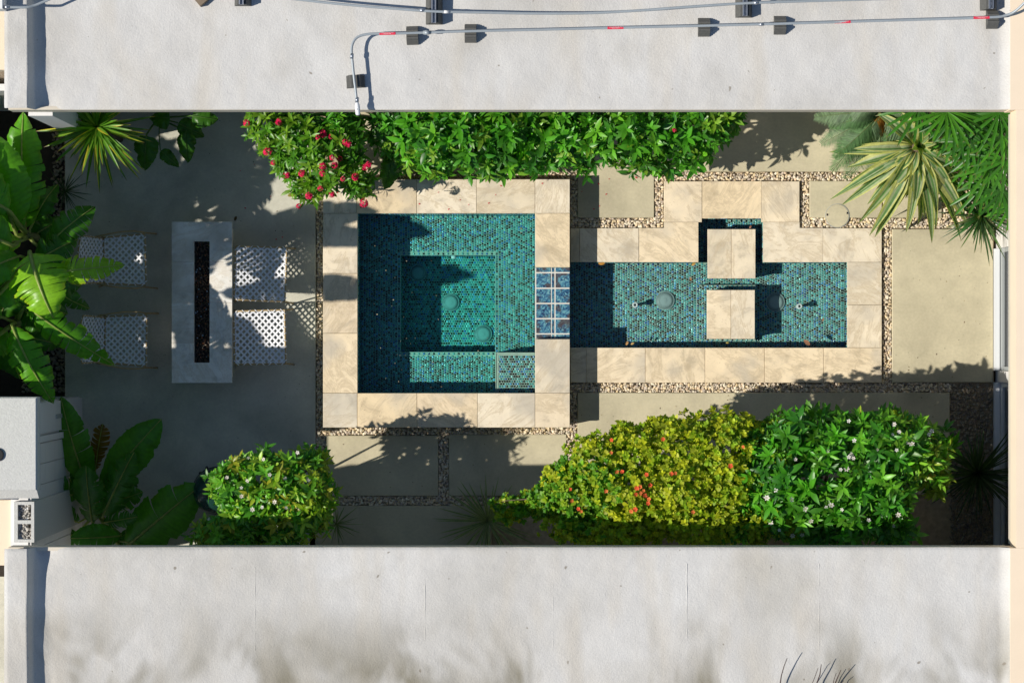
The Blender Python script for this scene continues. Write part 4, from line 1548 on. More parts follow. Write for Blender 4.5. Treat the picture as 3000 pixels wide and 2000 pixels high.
banana_plant('banana_plant', 'banana plant nearest the top wall, with one broad upright leaf', (76, 690, 1.45), [
    (76, 680, 1.25, 68, 325, 1.6, .22, 140, .30, GREEN, .45, .12),
    (50, 690, 1.5, -40, 380, 1.95, .22, 180, .28, GREEN, .5, .10),
    (125, 735, 1.35, 280, 604, 1.45, .25, 110, .75, DEEP, .5, .05),
    (70, 705, 1.7, -130, 742, 2.1, .30, 95, .15, LIME, .4, .10),
    (100, 650, 1.2, 170, 540, 1.1, .2, 80, .4, DEEP),
    (60, 640, 1.1, 10, 480, 1.2, .2, 110, .3, DEEP), (90, 700, 1.0, 190, 640, .9, .2, 100, .3, DEEP), (30, 620, 1.9, -120, 520, 2.1, .2, 170, .2, GREEN), (-20, 560, 1.9, -160, 420, 2.1, .2, 170, .2, GREEN), (40, 720, 1.9, -150, 640, 2.15, .2, 170, .2, GREEN)])  # last leaves reach out of view, added to shade the patio
banana_plant('banana_plant', 'banana plant with a bright leaf reaching over the upper left chair', (85, 760, 1.75), [
    (88, 738, 2.05, 158, 934, 2.15, .22, 200, .55, LIME, .26, .06),
    (150, 800, 2.0, 368, 776, 2.05, .16, 95, .95, (.24, .46, .02), .35, .02),
    (70, 790, 1.7, -60, 905, 1.9, .22, 130, .1, GREEN),
    (110, 810, 1.45, 212, 882, 1.3, .15, 85, .1, DEEP, .6),
    (60, 750, 1.9, -60, 810, 2.1, .3, 110, .1, GREEN),
    (130, 840, 1.2, 265, 905, .95, .2, 70, .5, DEEP),
    (100, 770, 1.5, 230, 700, 1.4, .2, 110, .5, DEEP), (120, 800, 1.3, 240, 840, 1.2, .2, 120, .4, DEEP), (60, 830, 1.4, 0, 930, 1.5, .2, 120, .2, DEEP), (20, 800, 1.95, -170, 800, 2.2, .2, 180, .2, GREEN), (0, 860, 1.95, -170, 960, 2.2, .2, 180, .2, GREEN)])  # final leaf pair runs out of view, added for patio shade
banana_plant('banana_plant', 'banana plant with a torn leaf reaching over the lower left chair', (40, 945, 1.5), [
    (75, 895, 1.75, 338, 1070, 1.35, .30, 105, .85, GREEN, .45, .08),
    (34, 950, 1.9, 158, 1182, 1.75, .25, 120, .5, GREEN, .45, .05),
    (20, 960, 1.7, -70, 1060, 1.9, .2, 120, .15, GREEN),
    (10, 930, 1.9, -110, 900, 2.1, .3, 120, .15, GREEN),
    (55, 900, 1.3, 70, 800, 1.2, .2, 90, .3, DEEP),
    (60, 980, 1.0, 190, 1010, .8, .25, 80, .5, DEEP),
    (60, 900, 1.3, 170, 960, 1.2, .2, 120, .4, DEEP), (30, 990, 1.2, 60, 1110, 1.2, .2, 120, .3, DEEP), (90, 880, 1.2, 200, 920, 1.1, .2, 110, .3, DEEP), (0, 980, 1.9, -160, 1090, 2.2, .2, 170, .2, GREEN)])  # last leaf added beyond the view to deepen patio shade
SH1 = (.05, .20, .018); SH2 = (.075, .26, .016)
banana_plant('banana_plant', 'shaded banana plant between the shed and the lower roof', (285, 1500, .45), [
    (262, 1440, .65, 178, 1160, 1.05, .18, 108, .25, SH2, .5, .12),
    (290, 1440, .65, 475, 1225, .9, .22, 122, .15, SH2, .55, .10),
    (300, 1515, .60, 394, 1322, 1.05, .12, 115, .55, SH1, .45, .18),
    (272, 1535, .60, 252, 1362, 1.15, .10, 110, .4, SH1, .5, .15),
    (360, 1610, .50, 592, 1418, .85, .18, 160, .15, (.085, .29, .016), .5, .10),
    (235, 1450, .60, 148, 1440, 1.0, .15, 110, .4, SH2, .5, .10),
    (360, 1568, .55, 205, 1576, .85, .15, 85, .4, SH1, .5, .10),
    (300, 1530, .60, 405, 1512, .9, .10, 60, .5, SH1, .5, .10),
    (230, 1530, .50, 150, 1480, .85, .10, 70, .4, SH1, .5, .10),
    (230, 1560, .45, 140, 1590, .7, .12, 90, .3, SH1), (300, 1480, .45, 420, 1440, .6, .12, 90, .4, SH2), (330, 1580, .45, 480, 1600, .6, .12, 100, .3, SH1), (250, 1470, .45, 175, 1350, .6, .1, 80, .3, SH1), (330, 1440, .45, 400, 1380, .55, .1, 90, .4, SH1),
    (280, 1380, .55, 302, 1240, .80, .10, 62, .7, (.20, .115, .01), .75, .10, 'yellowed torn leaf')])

# unseen tall banana clump, added with leaves aimed to shade patio and spa
def upsun(x, y, z, zl):
    """the point at height zl whose shadow falls on the pixel (x, y) of a surface at height z"""
    p = PV(x, y, z); k = (zl - z) / -SUN_TRAVEL.z
    return p - SUN_TRAVEL * k


def topx(p): return (p.x * F / (H - p.z) + 1500, 1000 - p.y * F / (H - p.z), p.z)


for k, (crown, tg, lab) in enumerate((((-420, 1010, 2.9), [(1398, 808, -.49, 3.6), (905, 1080, 0, 3.2)], 'unseen tall banana plant added for its shadow, level with the shed'),
                                      ((-430, 800, 2.9), [(1270, 685, -.19, 3.5), (1112, 618, .3, 3.5)], 'unseen tall banana plant added for its shadow, level with the chairs'))):
    lv = []
    c_ = PV(*crown)
    for j, (x, y, z, zl) in enumerate(tg):
        tip = upsun(x, y, z, zl)
        base = Vector((c_.x + (tip.x - c_.x) * .15, c_.y + (tip.y - c_.y) * .15, c_.z + .1))
        b3, t3 = topx(base), topx(tip)
        lv.append((*b3, *t3, .30, 105, .22, GREEN))
    for j in range(5):
        an = 2 + j * .9
        lv.append((crown[0], crown[1], crown[2], crown[0] - 250 * abs(math.cos(an)), crown[1] + 250 * math.sin(an), crown[2] + .2, .3, 150, .3, GREEN))
    banana_plant('banana_plant', lab, crown, lv)

LEAF_ROWS = [(0.0, .02), (.16, .55), (.42, 1.0), (.72, .72), (1.0, .0)]


def leaf_template(wid=.2, fold=.10, curl=.16):
    v = []; f = []
    for i, (t, w) in enumerate(LEAF_ROWS):
        z = -curl * t * t
        v += [(t, -wid * w, z + fold * w * wid * 2), (t, 0, z), (t, wid * w, z + fold * w * wid * 2)]
    for i in range(len(LEAF_ROWS) - 1):
        a = i * 3; b = a + 3
        f += [(a, b, b + 1, a + 1), (a + 1, b + 1, b + 2, a + 2)]
    return np.array(v), np.array(f)


def unit(v): return v / np.maximum(np.linalg.norm(v, axis=-1, keepdims=True), 1e-9)


def rosettes(cent, axis, k, L, wid, spread, cols, rs, fold=.12, curl=.2):
    """k leaves round every tip: returns a part for array_mesh"""
    N = len(cent)
    axis = unit(axis)
    ref = np.where(np.abs(axis[:, 2:3]) < .9, np.array([[0, 0, 1.0]]), np.array([[1.0, 0, 0]]))
    e1 = unit(np.cross(axis, ref)); e2 = np.cross(axis, e1)
    pos, xd, zd, sc, cc = [], [], [], [], []
    ph = rs.uniform(0, 6.28, N)
    for j in range(k):
        a = ph + j * 2.39996 + rs.uniform(-.3, .3, N)
        th = spread[0] + (spread[1] - spread[0]) * ((j + rs.uniform(0, 1, N)) / k)
        d = axis * np.cos(th)[:, None] + (e1 * np.cos(a)[:, None] + e2 * np.sin(a)[:, None]) * np.sin(th)[:, None]
        s = L * rs.uniform(.5, 1.22, N) * (1 - .25 * (1 - j / k))
        pos.append(cent - axis * (np.ones(N) * L * .25 * j / k)[:, None]); xd.append(d)
        zd.append(axis + rs.uniform(-.35, .35, (N, 3)) + np.array([0, 0, .2]))
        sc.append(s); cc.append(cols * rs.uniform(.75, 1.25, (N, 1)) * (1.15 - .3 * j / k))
    tv, tf = leaf_template(wid, fold, curl)
    return instance_arrays(tv, tf, frames(np.concatenate(pos), np.concatenate(xd), np.concatenate(zd), np.concatenate(sc)), np.concatenate(cc))


def lobe_points(lobes, dens, rs, zmin=-.15):
    pts, nrm = [], []
    L = []
    for (px, py, z, rx, ry, rz) in lobes:
        sc = (H - z) / F
        L.append((np.array(P(px, py, z)), np.array([rx * sc, ry * sc, rz])))
    for (c, r) in L:
        area = 4 * math.pi * ((r[0] * r[1]) ** 1.6 / 3 + (r[0] * r[2]) ** 1.6 / 3 + (r[1] * r[2]) ** 1.6 / 3) ** (1 / 1.6) * .6
        n = int(area * dens)
        d = unit(rs.standard_normal((n * 2, 3)))
        d = d[d[:, 2] > zmin][:n]
        rad = np.where(rs.random((len(d), 1)) < .14, rs.uniform(1.05, 1.24, (len(d), 1)), rs.uniform(.66, 1.06, (len(d), 1)))
        p = c + d * r * rad
        keep = np.ones(len(p), bool)
        for (c2, r2) in L:
            if c2 is c: continue
            keep &= np.linalg.norm((p - c2) / r2, axis=1) > .82
        pts.append(p[keep]); nrm.append(unit(d / r)[keep])
    return np.concatenate(pts), np.concatenate(nrm)


def shrub(name, label, lobes, dens, k, L, wid, spread, pal, seed, group=None, mat='leaf', stems=5, curl=.2, fold=.12, base=None, extra=None, zmin=-.15, up=.5, cat='shrub', pal2=None, thin=1.1):
    rs = np.random.default_rng(seed)
    cx = sum(l[0] for l in lobes) / len(lobes); cy = sum(l[1] for l in lobes) / len(lobes)
    bx, by = P(*(base or (cx, cy)), .3)[:2]
    root = thing(name, label, cat, (bx, by, -.085), group)
    p, nr = lobe_points(lobes, dens, rs, zmin)
    ax = nr + np.array([0, 0, up]) + rs.uniform(-.3, .3, p.shape)
    pal = np.array(pal)
    cols = pal[rs.integers(0, len(pal), len(p))]
    if pal2 is not None:
        pal2 = np.array(pal2)
        fld = vnoise2(p[:, 0] * 1.6 + seed, p[:, 1] * 1.9, seed) + rs.uniform(-.5, .5, len(p))
        cols = np.where((fld > .65)[:, None], pal2[rs.integers(0, len(pal2), len(p))], cols)
    # uneven growth: whole patches thinned out, so the inside of the bush shows
    gapf = vnoise2(p[:, 0] * 2.7 + seed * 3, p[:, 1] * 2.9 + 1, seed + 5) + rs.uniform(-.6, .6, len(p))
    keep = gapf < thin
    p, nr, ax, cols = p[keep], nr[keep], ax[keep], cols[keep]
    big = rs.uniform(.7, 1.3, len(p))
    # leaves inside the bush, colour dimmed to stand for shade in the gaps
    q_, qn = lobe_points([(l[0], l[1], l[2] - .03, l[3] * .86, l[4] * .86, l[5] * .72) for l in lobes], dens * .55, rs, .05)
    qa = qn + np.array([0, 0, .8]) + rs.uniform(-.4, .4, q_.shape)
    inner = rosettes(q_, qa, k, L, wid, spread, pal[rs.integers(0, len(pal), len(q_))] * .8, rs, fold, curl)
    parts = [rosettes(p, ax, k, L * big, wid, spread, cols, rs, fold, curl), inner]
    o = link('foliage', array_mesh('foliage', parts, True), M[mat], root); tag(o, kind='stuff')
    for i, l in enumerate(lobes):
        c = PV(l[0], l[1], l[2])
        a = Vector((bx + (c.x - bx) * .25, by + (c.y - by) * .25, -.085))
        m = MB(); mid_ = a.lerp(c, .5) + Vector((0, 0, .08))
        m.tube([a, mid_, c, c + Vector((0, 0, l[5] * .5))], [.018, .013, .008, .004], 6)
        m.build('stem', M['bark'], root, True)
    return root, p, nr


# ---- flower templates
def petal_ring(n, r, wid, lift, col, center=None):
    m = MB()
    for k in range(n):
        a = 2 * math.pi * k / n
        u = Vector((math.cos(a), math.sin(a), 0)); s = Vector((-u.y, u.x, 0))
        m.col = col
        ids = [m.vert(u * r * .08), m.vert(u * r * .55 + s * wid + Vector((0, 0, lift * .6))), m.vert(u * r + s * wid * .5 + Vector((0, 0, lift))), m.vert(u * r - s * wid * .5 + Vector((0, 0, lift))), m.vert(u * r * .55 - s * wid + Vector((0, 0, lift * .6)))]
        m.face(*ids)
    if center:
        m.col = center
        m.lathe([(r * .12, 0.0), (r * .12, lift * .5 + .003), (r * .05, lift * .5 + .006)], 8)
    return m


def cluster_flower(seed, n=16, R0=.022, col=(.90, .03, .15)):
    r = random.Random(seed); m = MB()
    for k in range(n):
        th = math.acos(1 - r.random() * .95); a = r.uniform(0, 6.28)
        d = Vector((math.sin(th) * math.cos(a), math.sin(th) * math.sin(a), math.cos(th)))
        q = d.to_track_quat('Z', 'Y').to_matrix()
        f = r.uniform(.7, 1.2)
        pr = petal_ring(5, R0 * .55, R0 * .2, .003, (min(.95, col[0] * f), col[1] * f, col[2] * f))
        off = len(m.v)
        m.v += [tuple(q @ Vector(v) + d * R0 * r.uniform(.7, 1.1)) for v in pr.v]; m.c += pr.c
        m.f += [tuple(i + off for i in f_) for f_ in pr.f]
    m.col = (.10, .20, .03)
    m.tube([(0, 0, -.06), (0, 0, R0 * .6)], .003, 5)
    return m.mesh('flower_cluster', False, True)


PINK = [cluster_flower(i, 15, .024 + .004 * (i % 3)) for i in range(4)]
WHITE = [petal_ring(5, .026, .009, .004, (.80, .78, .74), (.75, .6, .2)).mesh('white_flower', False, True), petal_ring(6, .030, .009, .008, (.82, .76, .70), (.6, .5, .2)).mesh('white_flower', False, True)]
ORANGE = [petal_ring(5, .022, .010, .012, (.85, .13, .05), (.8, .4, .1)).mesh('orange_flower', False, True), petal_ring(5, .019, .009, .010, (.85, .22, .07), (.8, .5, .1)).mesh('orange_flower', False, True)]
for me in PINK + WHITE + ORANGE: me.materials.append(M['flower'])


def place_flowers(root, name, meshes, pts, scale=(.85, 1.25)):
    """flowers sit at (px, py, z)"""
    inv = world_of(root).inverted()
    for i, (x, y, z) in enumerate(pts):
        me = meshes[i % len(meshes)]
        o = bpy.data.objects.new(name, me); COL.objects.link(o)
        o.parent = root
        o.matrix_parent_inverse = inv
        o.matrix_basis = Matrix.Translation(PV(x, y, z)) @ Matrix.Rotation(random.uniform(0, 6.28), 4, 'Z') @ Matrix.Rotation(random.uniform(-.5, .5), 4, 'X') @ Matrix.Rotation(random.uniform(-.5, .5), 4, 'Y') @ Matrix.Scale(random.uniform(*scale), 4)


def top_z(p, px, py, default):
    """height of the foliage surface near a pixel"""
    pr = np.stack([p[:, 0] * F / (H - p[:, 2]) + 1500, 1000 - p[:, 1] * F / (H - p[:, 2])], 1)
    d = np.hypot(pr[:, 0] - px, pr[:, 1] - py)
    s = d < 28
    return (p[s, 2].max() + .03) if s.any() else default


# ---- shrubs along the upper wing
G1 = [(0.0858, 0.312, 0.0187), (0.0702, 0.2652, 0.0187), (0.117, 0.3666, 0.025), (0.156, 0.4056, 0.0312), (0.0546, 0.2028, 0.0187)]
G2 = [(0.0549, 0.244, 0.0146), (0.0732, 0.305, 0.0146), (0.0976, 0.366, 0.0171), (0.0366, 0.1708, 0.0146), (0.1464, 0.4148, 0.0244)]
jat, jp, jn = shrub('flowering_shrub', 'bushy green shrub with crimson flower clusters by the top wall', [
    (800, 390, .95, 62, 70, .40), (880, 420, 1.0, 75, 85, .40), (950, 470, 1.0, 75, 95, .38), (900, 530, .80, 45, 58, .30), (1050, 520, .85, 38, 72, .32), (990, 400, .95, 80, 80, .35), (770, 345, .9, 45, 40, .35), (855, 480, .85, 48, 48, .3)],
    120, 8, .115, .15, (.5, 1.45), [(.09, .27, .014), (.13, .31, .016), (.065, .22, .014), (.16, .31, .02)], 11, 'shrubs along the top wall', base=(920, 400), curl=.25, pal2=G2, thin=.9)
place_flowers(jat, 'flower_cluster', PINK, [(x, y, top_z(jp, x, y, .75)) for x, y in ((722, 361), (817, 357), (947, 391), (970, 401), (1012, 417), (1020, 422), (945, 487), (980, 483), (944, 508), (1080, 482), (1042, 518), (1005, 525), (800, 478), (840, 513), (885, 508), (876, 605), (938, 552), (972, 570), (1066, 594), (972, 462), (995, 466), (905, 574), (784, 446), (930, 402), (1070, 490))])
big = [
    ('broad leaved elephant ear plant half hidden among the top shrubs', (1130, 350), [((1115, 360, 1.0), (1150, 425, .95), 100), ((1060, 345, 1.0), (985, 372, .95), 110), ((1180, 360, 1.05), (1240, 400, .95), 80), ((1150, 470, .75), (1128, 556, .55), 66), ((920, 335, 1.2), (900, 378, 1.15), 130)]),
    ('elephant ear plant with one sunlit leaf over the dark patio corner', (470, 350), [((430, 395, .75), (425, 500, .55), 78), ((560, 340, .9), (640, 352, .85), 66), ((545, 385, .6), (550, 478, .45), 60), ((470, 440, .6), (525, 490, .5), 42), ((500, 345, .8), (440, 350, .7), 70), ((520, 360, .6), (600, 400, .45), 60)])]
for lab, cr, lv in big:
    c = PV(cr[0], cr[1], .2)
    root = thing('elephant_ear_plant', lab, 'plant', (c.x, c.y, -.085), 'elephant ear plants')
    m = MB(); m.tube([(c.x, c.y, -.085), (c.x, c.y, .25)], [.03, .02], 8); m.build('stem', M['stem'], root, True)
    for i, (b, t, w) in enumerate(lv):
        mm = banana_leaf(PV(*b), PV(*t), .06, w * .0034, .0, (.045, .155, .012), .30, .12, (c.x, c.y, .25), seed=i + 5, rib=(.10, .22, .04))
        mm.build('leaf', M['banana'], root, True, True)

for (lab, lobes, sd, dens) in (
    ('glossy green shrub right of the crimson flowers, along the top wall', [(1150, 385, .80, 60, 60, .32), (1165, 450, .60, 40, 45, .25), (1225, 400, .85, 60, 85, .40), (1300, 400, .95, 85, 92, .45), (1270, 465, .7, 55, 50, .3), (1385, 410, 1.0, 80, 88, .42)], 21, 110),
    ('glossy green shrub in the middle of the top wall bed', [(1480, 400, 1.0, 80, 95, .45), (1560, 420, .95, 75, 85, .42), (1450, 475, .75, 62, 45, .30), (1600, 360, .9, 70, 60, .4), (1690, 400, .95, 85, 90, .42), (1690, 480, .75, 40, 40, .30)], 22, 110),
    ('glossy green shrub at the right end of the top wall bed', [(1810, 400, 1.0, 85, 85, .45), (1900, 410, 1.0, 80, 92, .42), (1990, 400, .95, 80, 88, .42), (2070, 380, .95, 72, 70, .42), (1950, 470, .7, 60, 42, .3), (2130, 345, .9, 35, 40, .35)], 23, 110)):
    root, p, n_ = shrub('green_shrub', lab, lobes, dens, 8, .135, .185, (.5, 1.5), G2 + G1[:3] + [(.20, .36, .03)], sd, 'shrubs along the top wall', base=(lobes[0][0] + 60, 380), curl=.22, pal2=[(.035, .15, .012), (.05, .20, .014), (.16, .34, .03)], thin=.8)
    if sd == 22: place_flowers(root, 'flower_cluster', PINK[:1], [(1738, 484, .75), (1742, 405, top_z(p, 1742, 405, 1.3))], (.6, .8))
    if sd == 23: place_flowers(root, 'flower_cluster', PINK[:1], [(1975, 382, top_z(p, 1975, 382, 1.4))], (.6, .8))

# ---- shrubs along the lower wing
YG = [(0.2106, 0.405, 0.0259), (0.162, 0.3726, 0.0244), (0.2754, 0.4374, 0.0324), (0.1216, 0.324, 0.0227), (0.324, 0.4212, 0.0324)]
gard, gp, gn = shrub('flowering_shrub', 'rounded yellow green shrub with few white flowers beside the banana', [
    (700, 1420, 1.50, 85, 70, 0.38), (790, 1400, 1.55, 90, 75, 0.40), (880, 1410, 1.50, 85, 75, 0.40), (740, 1490, 1.45, 95, 70, 0.40), (850, 1500, 1.50, 95, 75, 0.40), (920, 1350, 1.35, 40, 35, 0.34), (720, 1370, 1.35, 38, 38, 0.31), (660, 1560, 1.25, 90, 40, 0.36), (800, 1560, 1.30, 110, 45, 0.40), (930, 1470, 1.35, 55, 90, 0.36)],
    165, 7, .105, .19, (.5, 1.4), YG + G1 + [(.34, .36, .03)], 31, 'shrubs along the lower wing', base=(790, 1500), pal2=[(.34, .44, .03), (.26, .42, .02), (.16, .36, .02)], thin=1.5)
place_flowers(gard, 'white_flower', WHITE, [(x, y, top_z(gp, x, y, 1.3)) for x, y in ((727, 1340), (772, 1345), (1772 - 900, 1325), (665, 1398), (790, 1390), (725, 1408), (707, 1428), (835, 1400), (903, 1405), (805, 1470), (768, 1485), (740, 1492), (838, 1487), (707, 1453), (612, 1520))], (.5, .85))

LM = [(.40, .48, .02), (.32, .44, .02), (.48, .50, .025), (.24, .38, .02), (.37, .42, .03), (.44, .47, .02), (.30, .36, .02)]
LM2 = [(.10, .28, .016), (.16, .34, .02), (.07, .22, .014), (.26, .38, .02)]
lime, lp, ln = shrub('flowering_shrub', 'large lime yellow shrub with scattered orange red flowers', [
    (1760, 1370, 1.45, 110, 95, 0.46), (1880, 1340, 1.50, 110, 90, 0.48), (1990, 1330, 1.55, 120, 105, 0.51), (2110, 1310, 1.60, 110, 95, 0.51), (1700, 1450, 1.40, 110, 80, 0.46), (1850, 1450, 1.60, 130, 95, 0.51), (2000, 1440, 1.65, 130, 100, 0.51), (2130, 1420, 1.65, 100, 100, 0.51), (2060, 1530, 1.60, 130, 65, 0.48), (1800, 1545, 1.45, 190, 55, 0.46), (2235, 1290, 1.50, 45, 60, .30), (2285, 1250, 1.62, 38, 30, .24), (2290, 1350, 1.85, 34, 40, .26), (2265, 1460, 1.85, 36, 46, .26), (2300, 1545, 1.75, 45, 30, .26), (1640, 1400, 1.30, 50, 45, .28), (1940, 1250, 1.40, 45, 30, .25), (1830, 1270, 1.35, 40, 30, .22), (1590, 1470, 1.25, 75, 45, 0.28), (1500, 1490, 1.20, 60, 38, 0.24), (2170, 1260, 1.55, 60, 40, 0.41), (2210, 1520, 1.55, 50, 70, 0.46)],
    520, 7, .050, .34, (.4, 1.5), LM, 32, 'shrubs along the lower wing', mat='leaf_soft', base=(1900, 1480), curl=.15, fold=.05, pal2=LM2, thin=1.25)
place_flowers(lime, 'orange_flower', ORANGE, [(x, y, top_z(lp, x, y, 1.5)) for x, y in ((1793, 1288), (1790, 1326), (1942, 1286), (1806, 1380), (1823, 1382), (1775, 1437), (1866, 1428), (1876, 1426), (1861, 1448), (1875, 1444), (1888, 1452), (1902, 1462), (1905, 1420), (1885, 1437), (1899, 1474), (1850, 1496), (1862, 1492), (1977, 1386), (1966, 1388), (2178, 1308), (2140, 1365), (2030, 1500), (1670, 1432), (1674, 1466), (1695, 1490), (1702, 1497), (1895, 1390))], (.8, 1.2))
# long bare shoot at the left of the lime shrub
m = MB(); m.tube([PV(1720, 1440, 1.45), PV(1640, 1448, 1.45), PV(1560, 1460, 1.42), PV(1480, 1466, 1.38), PV(1448, 1478, 1.35)], [.012, .009, .007, .005, .003], 6)
m.build('branch', M['bark'], lime, True)

wht, wp, wn_ = shrub('flowering_shrub', 'dark green shrub dotted with white flowers near the right wall', [
    (2330, 1290, 1.75, 90, 75, 0.42), (2440, 1290, 1.75, 100, 75, 0.44), (2560, 1290, 1.75, 95, 75, 0.44), (2660, 1300, 1.70, 80, 75, 0.42), (2300, 1400, 1.80, 110, 90, 0.46), (2430, 1400, 1.85, 120, 95, 0.46), (2550, 1390, 1.80, 110, 90, 0.44), (2350, 1510, 1.75, 120, 75, 0.44), (2480, 1510, 1.75, 120, 75, 0.44), (2590, 1480, 1.70, 70, 85, 0.40), (2700, 1340, 1.60, 65, 70, 0.38), (2260, 1480, 1.70, 60, 80, 0.42), (2230, 1370, 1.75, 60, 60, .34), (2190, 1300, 1.72, 30, 36, .22), (2180, 1440, 1.80, 34, 44, .24), (2150, 1545, 1.70, 44, 30, .24), (2760, 1290, 1.45, 30, 40, .22), (2610, 1225, 1.55, 35, 28, .25), (2390, 1225, 1.55, 40, 28, .25), (2735, 1400, 1.40, 36, 40, .22), (2620, 1560, 1.60, 50, 40, 0.36)],
    120, 8, .135, .17, (.45, 1.4), G2 + [(.06, .22, .014), (.09, .25, .016)], 33, 'shrubs along the lower wing', base=(2450, 1480), curl=.28, pal2=[(.12, .36, .02), (.20, .42, .03), (.30, .40, .03)], thin=.85)
place_flowers(wht, 'white_flower', WHITE, [(x, y, top_z(wp, x, y, 1.5)) for x, y in ((2487, 1233), (2620, 1243), (2615, 1272), (2634, 1265), (2503, 1290), (2722, 1272), (2730, 1262), (2570, 1316), (2495, 1330), (2500, 1342), (2487, 1338), (2425, 1320), (2300, 1345), (2330, 1345), (2272, 1435), (2247, 1457), (2463, 1375), (2480, 1372), (2420, 1485), (2435, 1480), (2467, 1492), (2375, 1525), (2350, 1566), (2322, 1568), (2283, 1552), (2318, 1463), (2545, 1523), (2632, 1508), (2618, 1540), (2258, 1530), (2660, 1295), (2671, 1300), (2627, 1318), (2360, 1490))], (.55, .95))
# yellowing leaves on the right hand twigs
rs_ = np.random.default_rng(5)
yp = np.array([P(x, y, 1.85) for x, y in ((2705, 1322), (2715, 1335), (2655, 1350), (2640, 1375), (2720, 1390), (2650, 1430), (2630, 1325), (2665, 1280), (2612, 1500), (2618, 1525), (2720, 1370))])
o = link('yellow_leaves', array_mesh('yellow_leaves', [rosettes(yp, np.array([[0, 0, 1.0]]) + rs_.uniform(-.4, .4, (len(yp), 3)), 4, .085, .34, (.9, 1.5), np.repeat([[.48, .36, .02]], len(yp), 0), rs_)], True), M['leaf'], wht)
tag(o, kind='stuff')


# ---- strap leaved plants: every leaf its own part
def strap(base, tip, bow, width, colf, nseg=10, ncol=6, fold=.25, prof=None, twist=0.0):
    a, b = Vector(base), Vector(tip)
    c = (a + b) / 2 + Vector((0, 0, bow))
    m = MB(); grid = []
    for i in range(nseg + 1):
        t = i / nseg
        p = bez(a, c, b, t)
        d = (bez(a, c, b, min(1, t + .03)) - bez(a, c, b, max(0, t - .03))).normalized()
        s = d.cross(Vector((0, 0, 1)))
        s = s.normalized() if s.length > 1e-3 else Vector((1, 0, 0))
        s = Matrix.Rotation(twist * t, 3, d) @ s
        n = s.cross(d).normalized()
        w = width / 2 * (prof(t) if prof else (min(1, .45 + 1.6 * t) * (1 - t ** 3.2) ** .8))
        row = []
        for k in range(ncol + 1):
            s_ = -1 + 2 * k / ncol
            m.col = colf(t, s_)
            row.append(m.vert(p + s * s_ * w + n * fold * abs(s_) * w))
        grid.append(row)
    for i in range(nseg):
        for k in range(ncol): m.face(grid[i][k], grid[i][k + 1], grid[i + 1][k + 1], grid[i + 1][k])
    return m


def varieg(seed, cream=(.60, .60, .20), green=(.10, .22, .06), pale=(.40, .46, .26)):
    r = random.Random(seed)
    ph = r.uniform(0, 6); kind = r.random()

    def f(t, s):
        if abs(s) > .70: c = cream
        elif abs(math.sin(s * 5 + ph)) > .8: c = pale
        else: c = green
        if kind > .7 and s > .1: c = cream if abs(s) > .35 else pale
        e = .9 + .15 * math.sin(s * 13 + ph)
        if t > .97: e *= .6
        return (c[0] * e, c[1] * e, c[2] * e)
    return f


c0 = PV(2692, 428, 1.05)
fur = thing('variegated_agave', 'large cream striped rosette plant with drooping sword leaves', 'agave', (c0.x, c0.y, -.085))
m = MB(); m.tube([(c0.x, c0.y, -.085), (c0.x, c0.y, 1.0)], [.07, .05], 10); m.build('trunk', M['bark'], fur, True)
tips = [(2500, 436, .95, .18), (2428, 446, .75, .22), (2468, 554, .55, .3), (2430, 586, .5, .3), (2464, 602, .45, .3), (2512, 656, .4, .32), (2546, 692, .4, .3), (2562, 696, .3, .35), (2654, 682, .4, .32), (2600, 640, .35, .3), (2730, 714, .35, .34), (2706, 640, .5, .3), (2742, 672, .3, .3), (2816, 708, .35, .34), (2834, 658, .45, .32), (2822, 582, .55, .32), (2806, 505, .75, .26), (2480, 492, .7, .2), (2566, 330, 1.0, .24), (2640, 330, 1.15, .25), (2720, 345, 1.1, .2), (2790, 420, .95, .2), (2860, 490, .75, .2), (2670, 610, .55, .35), (2640, 560, .7, .3), (2770, 600, .5, .34), (2540, 600, .45, .33), (2690, 660, .35, .38), (2585, 560, .6, .34), (2740, 560, .6, .32), (2490, 530, .62, .28)] + [(2692 + 175 * math.cos(a_) * f_, 428 + 215 * math.sin(a_) * f_, .62 + .25 * (1 - f_), .34) for a_, f_ in zip(np.linspace(.05, 3.1, 16), [.72, .95, .8, .6, .9, .7, .98, .65, .85, .75, .6, .92, .7, .88, .66, .8])]
for i, (x, y, z, bow) in enumerate(tips):
    b_ = c0 + (PV(x, y, z) - c0).normalized() * .05 + Vector((0, 0, -.10 + .0 * i))
    mm = strap(b_, PV(x, y, z), bow, random.uniform(.115, .15), varieg(i), 14, 12, .48, lambda t: min(1, .35 + 1.5 * t) * (1 - t ** 2.6) ** .9, random.uniform(-.8, .8))
    mm.build('leaf', M['leaf_soft'], fur, True, True)
for i in range(7):
    an = i * .9
    d = Vector((math.cos(an) * .13, math.sin(an) * .13, .22 + .03 * (i % 3)))
    strap(c0 + Vector((0, 0, -.05)), c0 + d, .03, .07, varieg(i + 60, green=(.16, .30, .06)), 8, 8, .4, lambda t: min(1, .35 + 1.5 * t) * (1 - t ** 2.6) ** .9).build('leaf', M['leaf_soft'], fur, True, True)


